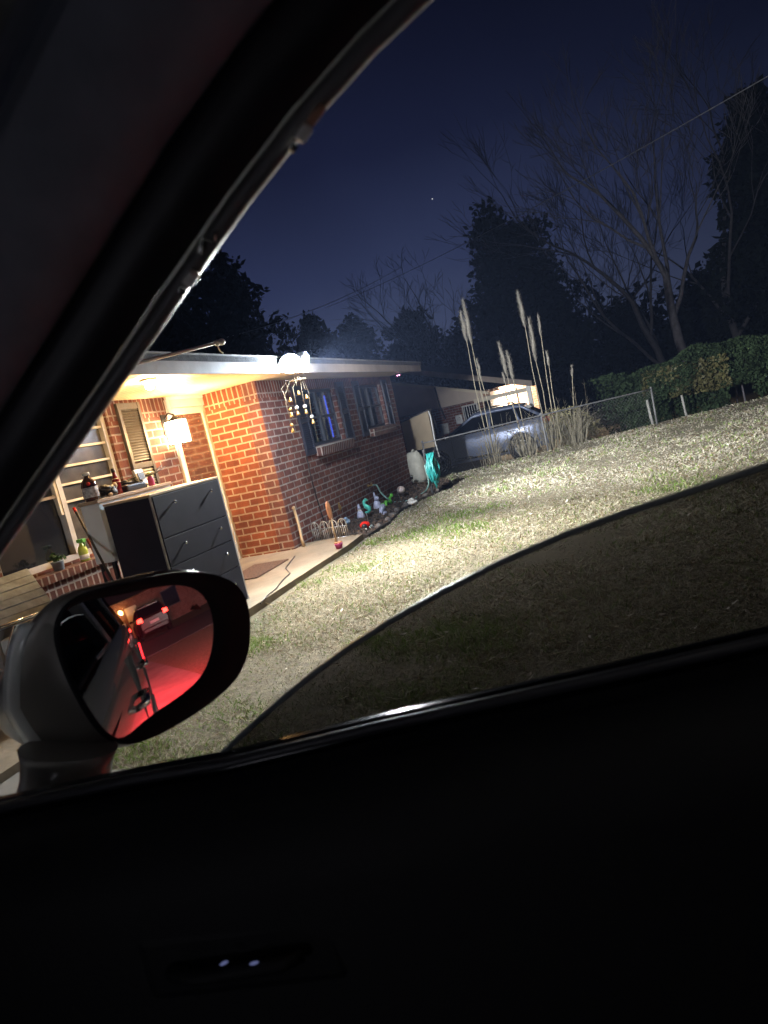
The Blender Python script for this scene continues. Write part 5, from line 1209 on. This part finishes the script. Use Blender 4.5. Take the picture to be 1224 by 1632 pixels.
# ================================================================== THE CAR WE LOOK OUT OF (local axes: x right, y forward)
def lray(x, y):
    d = ray(x, y); c, s = math.cos(-HEAD), math.sin(-HEAD); return Vector((d[0]*c-d[1]*s, d[0]*s+d[1]*c, d[2]))
CAMP = Vector((0, 0, H))
def lean(x, y, x0=.52, z0=1.2, k=.35):
    d = lray(x, y); t = (x0-k*(H-z0))/(d.x+k*d.z); return CAMP+d*t
def lx(x, y, X): d = lray(x, y); return CAMP+d*(X/d.x)
def lplane(x, y, p, n): d = lray(x, y); return CAMP+d*((p-CAMP).dot(n)/d.dot(n))
def own_car():
    t = thing('passenger_car', (0, 0, 0), 'dark car interior with half lowered tinted window and glowing red tail lamps', 'car', None, HEAD)
    B = lambda mb, n, m, p=None: mb.build(n, m, p or t, local=True)
    XC_ = -.36
    def belt(y): return 1.227-.064*(y-.0)
    # ---- lower body, a tub open to the top
    secs = []
    for y, hw, zb in ((1.02, .915, .30), (.7, .925, .26), (.2, .935, .25), (-.6, .94, .25), (-1.4, .935, .27), (-2.0, .92, .30), (-2.36, .86, .38)):
        zt = belt(y)-.02 if y > -1.3 else belt(-1.3)-.02
        rt = [(hw*.94, zb), (hw, zb+.12), (hw*1.0, .62), (hw*1.006, .86), (hw*.985, zt-.08), (hw*.958, zt), (hw*.905, zt), (hw*.88, zt-.06), (hw*.86, .50)]
        secs.append([(XC_+x, y, z) for x, z in rt]+[(XC_-x, y, z) for x, z in reversed(rt)])
    B(MB().loft(secs), 'body', C['carpaint'])
    B(MB().loft([[(XC_+s*h, y, z) for s, z in ((-.94, zb), (-1, zb+.14), (-1.0, .70), (-.93, zt-.04), (-.7, zt), (0, zt+.03), (.7, zt), (.93, zt-.04), (1, .70), (1, zb+.14), (.94, zb))] for y, h, zb, zt in ((1.025, .915, .3, 1.10), (1.5, .92, .3, 1.05), (2.0, .89, .3, .96), (2.35, .80, .34, .84), (2.48, .66, .44, .70))]), 'hood', C['carpaint'])
    B(MB().bb((XC_-.80, -2.36, .40), (XC_+.80, -2.30, 1.22), .02), 'tailgate', C['carpaint'])
    B(MB().bb((XC_-.80, -2.28, .40), (XC_+.80, 1.0, .46)), 'floor', C['doorcard'])
    # seams and handles on the flank
    dr = MB()
    for y in (-.62, -1.52, .86): dr.bb((XC_+.925, y-.004, .38), (XC_+.9455, y+.004, 1.17))
    B(dr, 'door_seam', C['rubber'])
    for y in (-.46, -1.34):
        x = XC_+.935; B(MB().tube([(x, y-.10, 1.02), (x+.035, y-.08, 1.025), (x+.035, y+.08, 1.025), (x, y+.10, 1.02)], [.012, .014, .014, .012], 8), 'door_handle', C['chrome'])
    for sy in (1.55, -1.45):
        for sx in (-1, 1):
            wb = MB(); wb.lathe((XC_+sx*.70, sy, .35), [(.22, 0), (.34, .01), (.35, .06), (.35, .2), (.335, .242), (.23, .246), (.2, .21)], 28, (sx, 0, 0)); wo_ = B(wb, 'wheel', C['rubber'])
            B(MB().lathe((XC_+sx*.86, sy, .35), [(.225, 0), (.225, .06), (.2, .075), (.06, .05), (.03, .07)], 24, (sx, 0, 0)), 'rim', C['steel'], wo_)
    for sx in (-1, 1):
        B(MB().lathe((XC_+sx*.945, 1.55, .36), [(.42, -.06), (.42, .004), (.37, .006)], 28, (sx, 0, 0)), 'wheel_arch', C['rubber'])
        B(MB().lathe((XC_+sx*.945, -1.45, .36), [(.42, -.06), (.42, .004), (.37, .006)], 28, (sx, 0, 0)), 'wheel_arch', C['rubber'])
        tl = B(MB().loft([[(XC_+sx*x, y, z) for x, y, z in ((.60, -2.385, .92), (.86, -2.37, .92), (.93, -2.22, .94), (.93, -2.22, 1.08), (.86, -2.37, 1.10), (.60, -2.385, 1.08))], [(XC_+sx*x, y, z) for x, y, z in ((.60, -2.365, .92), (.84, -2.35, .92), (.90, -2.2, .94), (.90, -2.2, 1.08), (.84, -2.35, 1.10), (.60, -2.365, 1.08))]]), 'tail_lamp', EM('brake_lamp', (1, .02, .025), 7))
        lamp('brake_glow', 'SPOT', (XC_+sx*.82, -2.48, .98), 3000 if sx > 0 else 400, (1, .035, .05), .10, (sx*.12, -1, -.42), R(128), .7, parent=t).location = (XC_+sx*.86, -2.46, .98)
    for sx in (-1, 1):
        c = (XC_+sx*.62, 2.38, .70); B(MB().lathe(c, [(.09, -.06), (.10, .03), (.07, .05)], 16, (0, 1, .0), 1.5, 1), 'headlight', EM('headlight_glow', (1, .97, .9), 4))
        lamp('headlight_beam', 'SPOT', (0, 0, 0), 300, (.90, .96, 1.0), .08, (.25*(sx > 0), 1, -.04), R(170), .7, parent=t).location = (XC_+sx*.62, 2.47, .72)
    # ---- pillar and roof edge
    px = [(690, 0), (600, 85), (500, 195), (400, 320), (300, 465), (200, 620), (130, 715), (60, 800), (20, 870)]
    cv = [lean(*p) for p in px]
    d0 = (cv[0]-cv[1]).normalized(); back = [Vector((.352, -.10, 1.672)), Vector((.345, -.20, 1.69)), Vector((.340, -.40, 1.70)), Vector((.340, -.75, 1.70)), Vector((.35, -1.3, 1.69))]
    fw_ = [Vector((.475, .44, 1.345)), Vector((.50, .60, 1.255)), Vector((.53, .85, 1.12)), Vector((.535, 1.0, 1.04))]
    path = list(reversed(back))+cv+fw_
    # smooth the traced edge a little
    for _ in range(2): path = [path[0]]+[(path[i-1]+path[i]*2+path[i+1])/4 for i in range(1, len(path)-1)]+[path[-1]]
    def frame(i):
        a = path[max(i-1, 0)]; b = path[min(i+1, len(path)-1)]; tg = (b-a).normalized()
        out = Vector((1, 0, .35)).normalized(); pp = tg.cross(out).normalized()
        if pp.z < 0: pp = -pp
        o2 = pp.cross(tg).normalized()
        if o2.x < 0: o2 = -o2
        return path[i]+pp*.0055, pp, o2
    def sweep(sec): return [[(lambda f: f[0]+f[1]*a+f[2]*b_)(frame(i)) for a, b_ in sec] for i in range(len(path))]
    B(MB().loft(sweep([(.0055, .004), (.010, .012), (.006, .020), (.001, .020), (-.003, .013), (-.002, .005)])), 'window_seal', M('seal_rubber', (.15, .15, .155), .5, 0, .15, 20, .05))
    B(MB().loft(sweep([(.007, -.008), (.036, -.012), (.042, -.008), (.042, .034), (.012, .034), (.0105, .004)])), 'door_frame', M('frame_satin', (.016, .016, .020), .5, 0, .1, 20, .03))
    B(MB().loft(sweep([(.0435, -.016), (.060, -.034), (.10, -.044), (.15, -.030), (.175, .0), (.17, .05), (.10, .055), (.0435, .035)])), 'pillar', C['cartrim'])
    # far side pillar
    mir = lambda v: Vector((2*XC_-v.x, v.y, v.z))
    B(MB().loft([[mir(p) for p in s] for s in sweep([(.0, -.01), (.15, -.03), (.16, .04), (.0, .035)])]), 'pillar', C['cartrim'])
    for y0 in (-.66, -1.62):
        for sx in (-1, 1):
            f = lambda x: XC_+sx*(x-XC_)
            B(MB().loft([[(f(x), y, z) for x, y, z in ((.50, y0-.07, 1.12), (.50, y0+.05, 1.12), (.555, y0+.05, 1.12), (.555, y0-.07, 1.12))], [(f(x), y, z) for x, y, z in ((.335, y0-.05, 1.70), (.335, y0+.04, 1.70), (.39, y0+.04, 1.69), (.39, y0-.05, 1.69))]], smooth=False), 'door_pillar', C['gloss'])
    rs = []
    for y, z, h in ((.10, 1.675, .64), (-.15, 1.715, .70), (-.7, 1.735, .71), (-1.5, 1.72, .70), (-2.1, 1.66, .66), (-2.3, 1.60, .62)):
        rs.append([(XC_+h*s, y, z+dz) for s, dz in ((-1.0, .0), (-.8, .045), (0, .06), (.8, .045), (1.0, .0), (.8, .02), (0, .03), (-.8, .02))])
    B(MB().loft(rs), 'roof', C['carpaint'])
    B(MB().loft([[(x, y, z-.035+dz) for x, dz in ((XC_-.66, 0), (XC_+.60, 0), (XC_+.60, .012), (XC_-.66, .012))] for y, z in ((.08, 1.655), (-.15, 1.70), (-.7, 1.72), (-2.2, 1.68))]), 'headliner', C['headliner'])
    B(MB().box((.04, .135, 1.655), (.42, .19, .022), Matrix.Rotation(R(-22), 3, 'X'), .009), 'sun_visor', C['headliner'])
    B(MB().box((-.76, .135, 1.655), (.42, .19, .022), Matrix.Rotation(R(-22), 3, 'X'), .009), 'sun_visor', C['headliner'])
    # glass all round
    ws = MB(); A_ = [Vector((XC_-.86, .98, 1.07)), Vector((XC_+.86, .98, 1.07)), Vector((XC_+.66, .12, 1.66)), Vector((XC_-.66, .12, 1.66))]; ws.poly(A_, (0, .003, .004)); B(ws, 'windshield', C['clearglass'])
    for sx in (-1, 1):
        for y0, y1 in ((-.72, -1.55), (-1.70, -2.2)) if sx > 0 else ((.62, -.58), (-.72, -1.55), (-1.70, -2.2)):
            f = lambda x: XC_+sx*(x-XC_)
            zt0 = 1.69 if y0 < 0 else 1.28
            q = MB(); q.poly([(f(.525), y0, 1.2), (f(.525), y1, 1.2), (f(.365), y1+.0, 1.67), (f(.365), min(y0, -.05), 1.67)], (.004*sx, 0, 0)); B(q, 'side_window', C['tint'])
    q = MB(); q.poly([(XC_-.74, -2.34, 1.22), (XC_+.74, -2.34, 1.22), (XC_+.60, -2.25, 1.62), (XC_-.60, -2.25, 1.62)], (0, -.004, 0)); B(q, 'rear_window', C['tint'])
    # ---- the half lowered window we look through
    gl = [(330, 1228), (350, 1205), (400, 1160), (450, 1115), (500, 1075), (560, 1030), (620, 992), (700, 948), (800, 895), (900, 853), (1000, 818), (1100, 785), (1224, 746)]
    gp = [lean(x, y, .527) for x, y in gl]; onl = lambda y, z: Vector((.527-.35*(z-1.2), y, z))
    gp += [onl(-.30, 1.385), onl(-.45, 1.395), onl(-.60, 1.395)]
    for _ in range(1): gp = [gp[0]]+[(gp[i-1]+gp[i]*2+gp[i+1])/4 for i in range(1, len(gp)-1)]+[gp[-1]]
    n_ = Vector((1, 0, .35)).normalized()
    lowb = [onl(-.60, 1.10), onl(gp[0].y+.02, 1.10)]
    q = MB(); q.poly(gp+lowb, n_*.0035); w_ = B(q, 'window_glass', C['tint'])
    B(MB().tube([p+n_*.00175 for p in gp], .0024, 8), 'glass_edge', C['glassedge'], w_)
    # ---- door: card, belt strip, handle, painted glints
    sl = [(-300, 1340), (0, 1280), (200, 1237), (350, 1210), (600, 1150), (985, 1065), (1224, 1010)]
    sp_ = [lean(x, y, .515) for x, y in sl]; sp_ = [Vector((.52, .80, 1.165))]+sp_+[Vector((.505, -.35, 1.248)), Vector((.50, -.62, 1.258))]
    B(MB().loft([[p+Vector(o) for o in ((.004, 0, -.002), (.014, 0, .000), (.018, 0, -.012), (.004, 0, -.03))] for p in sp_]), 'outer_belt_strip', C['gloss'])
    B(MB().tube([p+Vector((.0, 0, -.0045)) for p in sp_], .0042, 10), 'inner_belt_seal', M('belt_seal', (.045, .045, .055), .42, 0, .1, 20, 0))
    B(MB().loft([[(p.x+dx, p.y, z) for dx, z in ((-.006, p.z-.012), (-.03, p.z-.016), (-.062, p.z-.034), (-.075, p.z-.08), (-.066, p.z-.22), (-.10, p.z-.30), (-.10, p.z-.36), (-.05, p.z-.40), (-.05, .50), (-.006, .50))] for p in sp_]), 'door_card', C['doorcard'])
    hp = lx(382, 1534, .435)
    hb = MB(); u = Vector((0, 1, -.06)); hb.box(hp+Vector((.012, 0, -.0)), (.02, .16, .055), None, .008); hs_ = B(hb, 'handle_bezel', C['doorcard'])
    B(MB().tube([hp+Vector((-.002, .055, 0)), hp+Vector((-.010, .03, 0)), hp+Vector((-.010, -.035, .003)), hp+Vector((-.002, -.05, .003))], .0055, 8), 'door_handle', C['doorcard'], hs_)
    for ppx, ppy, an in ((357, 1535, 20), (405, 1535, 10)):
        q = lx(ppx, ppy, .421); B(MB().ball(q, .0017, 10, 7, (.5, 2.2, .7), Matrix.Rotation(R(-an), 3, 'X')), 'door_glint', EM('glint_glow', (.42, .48, 1.0), .22), hs_)  # glowing beads standing in for two glints on the dark door
    # ---- clips on the upper window edge
    for ppx, ppy, nm, mt_, sc in ((484, 211, 'visor_clip', C['white'], 1.0), (304, 444, 'visor_clip', C['white'], 1.0)):
        q = lean(ppx, ppy, .522); a = lean(ppx+16, ppy-22, .522); d = (a-q).normalized()
        rot = Vector((0, 1, 0)).rotation_difference(d).to_matrix()
        k = B(MB().box(q, (.006, .0095*sc, .0065), rot, .002), nm, mt_)
        if ppx > 400: B(MB().box(q+d*.0105, (.004, .012, .0045), rot, .0015), 'clip_tongue', M('tan_clip', (.45, .26, .18), .5), k)
        B(MB().box(q-d*.009, (.004, .005, .0045), rot, .0015), 'clip_foot', C['chrome'], k)
    q = lean(332, 391, .522); B(MB().tube([q+Vector((0, .006, -.004)), q+Vector((0, .002, .004)), q+Vector((0, -.004, 0)), q+Vector((0, -.006, .006))], .0014, 5), 'visor_spring', C['chrome'])
    # ---- dashboard, wheel, seats
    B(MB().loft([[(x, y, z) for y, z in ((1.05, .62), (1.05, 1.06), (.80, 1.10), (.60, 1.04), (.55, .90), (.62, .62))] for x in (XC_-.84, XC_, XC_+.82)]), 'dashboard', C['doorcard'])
    B(MB().box((XC_, .60, 1.10), (.26, .02, .15), Matrix.Rotation(R(-15), 3, 'X'), .006), 'trim_fill_panel', EM('trim_fill_glow', (.75, .74, .85), 4))  # unseen glowing panel, added to lift the pillar trim out of black
    st_ = MB(); c_ = Vector((-.74, .36, 1.0)); st_.tube([c_+Vector((.185*math.cos(a), -.06*math.sin(a), .175*math.sin(a))) for a in np.linspace(0, 6.283, 33)[:-1]], .015, 8, closed=True)
    for a in (0, math.pi, -math.pi/2): st_.tube([c_+Vector((.05*math.cos(a), .02, .05*math.sin(a))), c_+Vector((.18*math.cos(a), -.05*math.sin(a), .17*math.sin(a)))], .014, 6)
    st_.ball(c_+Vector((0, .03, 0)), .065, 12, 8, (1, .5, 1)).tube([c_+Vector((0, .04, 0)), (-.74, .62, .90)], .03, 8); B(st_, 'steering_wheel', C['black'])
    for x in (.0, -.74):
        s = B(MB().bb((x-.25, -.95, .55), (x+.25, -.40, .70), .06), 'seat', C['seat'])
        B(MB().box((x, -1.0, .98), (.48, .14, .64), Matrix.Rotation(R(14), 3, 'X'), .06), 'seat_back', C['seat'], s); B(MB().box((x, -1.10, 1.42), (.26, .10, .18), Matrix.Rotation(R(10), 3, 'X'), .04), 'headrest', C['seat'], s)
    B(MB().bb((XC_-.6, -1.95, .55), (XC_+.6, -1.45, .72), .06).box((XC_, -1.98, 1.0), (1.2, .14, .62), Matrix.Rotation(R(14), 3, 'X'), .06), 'rear_seat', C['seat'])
    # ---- side mirror
    n = Vector((-.515, -.857, .075)).normalized(); P = Vector((.70, .36, 1.25))
    outer = [(88, 1004), (93, 983), (108, 958), (134, 944), (165, 936), (201, 928), (245, 917), (288, 909), (330, 911), (360, 919), (381, 932), (393, 950), (399, 985), (399, 1020), (394, 1050), (378, 1083), (352, 1108), (324, 1130), (288, 1153), (252, 1173), (228, 1183), (208, 1189), (192, 1188), (180, 1184), (167, 1174), (155, 1160), (139, 1136), (126, 1112), (112, 1085), (101, 1057), (93, 1030)]
    inner = [(94, 1004), (99, 986), (112, 967), (138, 957), (170, 951), (205, 945), (240, 937), (278, 931), (306, 931), (326, 939), (339, 952), (346, 970), (349, 990), (349, 1014), (344, 1042), (337, 1062), (325, 1082), (306, 1099), (284, 1115), (258, 1132), (236, 1148), (218, 1166), (205, 1178), (196, 1182), (187, 1180), (175, 1170), (162, 1154), (147, 1130), (132, 1106), (117, 1080), (106, 1053), (98, 1028)]
    def resamp(L_, m):
        L_ = [Vector(p) for p in L_]; L_.append(L_[0]); ds = [0]
        for a, b_ in zip(L_, L_[1:]): ds.append(ds[-1]+(b_-a).length)
        out = []
        for i in range(m):
            s = ds[-1]*i/m; j = max(k for k in range(len(ds)) if ds[k] <= s); f = (s-ds[j])/(ds[j+1]-ds[j]); out.append(L_[j]*(1-f)+L_[j+1]*f)
        for _ in range(2): out = [(out[i-1]+out[i]*2+out[(i+1) % m])/4 for i in range(m)]
        return out
    m_ = 64; O = [lplane(p.x, p.y, P, n) for p in resamp(outer, m_)]; I = [lplane(p.x, p.y, P, n) for p in resamp(inner, m_)]
    cO = sum(O, Vector())/m_; cI = sum(I, Vector())/m_
    fd = Vector((.14, .99, .0)).normalized()
    zt_ = max(p.z for p in O)
    def ring(base, c, sc, off): return [c+(p-c)*sc+off*min(1.22, .30+max(0, zt_-p.z)/.105) if off.length > .02 else c+(p-c)*sc+off for p in base]
    mh = MB()
    mh.loft([ring(O, cO, .985, fd*.004), ring(O, cO, 1.02, fd*.012), ring(O, cO, 1.045, fd*.030), ring(O, cO, 1.05, fd*.055), ring(O, cO, 1.0, fd*.085), ring(O, cO, .86, fd*.112), ring(O, cO, .62, fd*.130), ring(O, cO, .30, fd*.139), ring(O, cO, .004, fd*.141)], cap=False)
    hs = B(mh, 'side_mirror', C['mirrorshell'])
    bz = MB(); bz.loft([ring(O, cO, .975, fd*.012), ring(O, cO, 1.0, fd*.002), ring(O, cO, .985, -n*-.003), [a*.25+b_*.75+n*-.002 for a, b_ in zip(O, I)], [b_+n*-.006 for b_ in I], ring(I, cI, .96, n*-.014)], cap=False)
    B(bz, 'mirror_bezel', C['mirrorframe'], hs)
    mg = MB(); rings = []
    for k in range(1, 13):
        s = k/12; rings.append([cI+(p-cI)*s*.995 + n*(-.0075+.0034*(1-((p-cI).length*s/.09)**2)) for p in I])
    mg.loft(rings, cap=False); cvx = mg.b.verts.new(cI+n*(-.0075+.0034)); mg.b.verts.ensure_lookup_table()
    for j in range(m_): f = mg.b.faces.new((mg.b.verts[j], mg.b.verts[(j+1) % m_], cvx)); f.smooth = True
    B(mg, 'mirror_glass', C['mirror'], hs)
    # little triangle warning mark etched in the glass
    tri = [lplane(x, y, P+n*-.0040, n) for x, y in ((313, 962), (307, 971), (321, 971))]; q = MB(); q.poly(tri, n*.0004); B(q, 'blind_spot_mark', C['black'], hs)
    # turn lamp strip wrapping the leading edge
    R1 = ring(O, cO, 1.045, fd*.060)
    def lproj(p):
        v = p-CAMP; c, s_ = math.cos(HEAD), math.sin(HEAD); v = Vector((v.x*c-v.y*s_, v.x*s_+v.y*c, v.z)); k = F/v.dot(fw)
        return 612+v.dot(Rv)*k, 816-v.dot(Uv)*k
    pj = [(lproj(p), i) for i, p in enumerate(R1)]
    lo = min(pj)[1]; left = [(lo+k) % m_ for k in range(-7, 8)]
    sect = [[R1[i]+(R1[i]-cO).normalized()*a+fd*b_ for a, b_ in ((.002, -.006), (.005, 0), (.003, .012), (-.006, .012), (-.006, -.006))] for i in left]
    q = MB(); q.loft(sect); B(q, 'turn_signal', C['signal'], hs)
    # foot on the door
    q = MB(); tp = lplane(112, 1196, P+fd*.05, n); bt = lplane(100, 1292, P+fd*.05, n)
    tp = lx(108, 1192, .60); bt = lx(100, 1290, .575)
    q.loft([[c+Vector((.028*math.cos(a)*s, .050*math.sin(a)*s, .010*math.sin(a))) for a in np.linspace(0, 6.283, 21)[:-1]] for c, s in ((tp, 1.0), (tp*.8+bt*.2, .92), (tp*.5+bt*.5, .88), (tp*.2+bt*.8, .94), (bt, 1.05), (bt+Vector((-.02, 0, -.06)), 1.15))])
    B(q, 'mirror_foot', C['mirrorshell'], hs)
own_car()

# ================================================================== BEHIND THE CAR (seen in the side mirror)
def behind():
    t = thing('bungalow', (3, -24, 0), 'dim bungalow across the road with dark windows', 'house')
    MB().bb((-6, -30, -.2), (12, -22, 2.7)).build('wall', C['brick_nb'], t)
    MB().poly([(-6.6, -21.4, 2.65), (-6.6, -26, 4.4), (-6.6, -30.6, 2.65)], (19.2, 0, 0)).build('roof', C['roof'], t)
    for x in (-3.5, 1.0, 8.0):
        f = MB(); f.bb((x-.75, -21.99, .95), (x+.75, -21.93, 2.2)); w_ = f.build('window', C['wframe'], t)
        MB().bb((x-.68, -21.925, 1.02), (x+.68, -21.92, 2.13)).build('pane', C['pane'], w_)
    MB().bb((4.2, -21.99, 0), (5.1, -21.93, 2.1)).build('door', C['trim'], t)
    L0 = thing('porch_lamp', (3.8, -21.8, 2.0), 'small warm lamp beside the door across the road', 'porch lamp')
    MB().ball((3.8, -21.8, 2.0), .12, 10, 8).build('globe', EM('amber_globe', (1, .55, .16), 40), L0); MB().bb((3.74, -21.92, 1.9), (3.86, -21.86, 2.1)).build('bracket', C['black'], L0)
    lamp('amber_bulb', 'POINT', (3.8, -21.4, 1.9), 30, (1, .50, .14), .1, parent=L0)
    make_suv((4.6, -17.2, 0), R(-84), 'parked car with lit red tail lamps on the road behind, seen in the mirror', True, None, 'darkpaint')
behind()

# ================================================================== NIGHT HAZE
def haze():
    m, nt, out = nt_new('night_haze'); v = nt.nodes.new('ShaderNodeVolumePrincipled')
    v.inputs['Color'].default_value = (.40, .55, 1.0, 1); v.inputs['Density'].default_value = .0006; v.inputs['Anisotropy'].default_value = .1
    nt.links.new(v.outputs[0], out.inputs['Volume'])
    o = MB().bb((-45, -60, -4), (110, 75, 24)).build('haze', m); tag(o, kind='stuff')
haze()
scene.cycles.volume_max_steps = 64; scene.cycles.volume_bounces = 0
# small bulbs that already carry a lamp, and the door glints, need no extra mesh-light sampling
for mn in ('warm_bulb', 'lantern_glow', 'porch_globe', 'amber_globe', 'star_white', 'glint_glow', 'infrared_pink', 'blue_screen_light', 'headlight_glow'):
    mm_ = bpy.data.materials.get(mn)
    if mm_ is not None: mm_.cycles.emission_sampling = 'NONE'
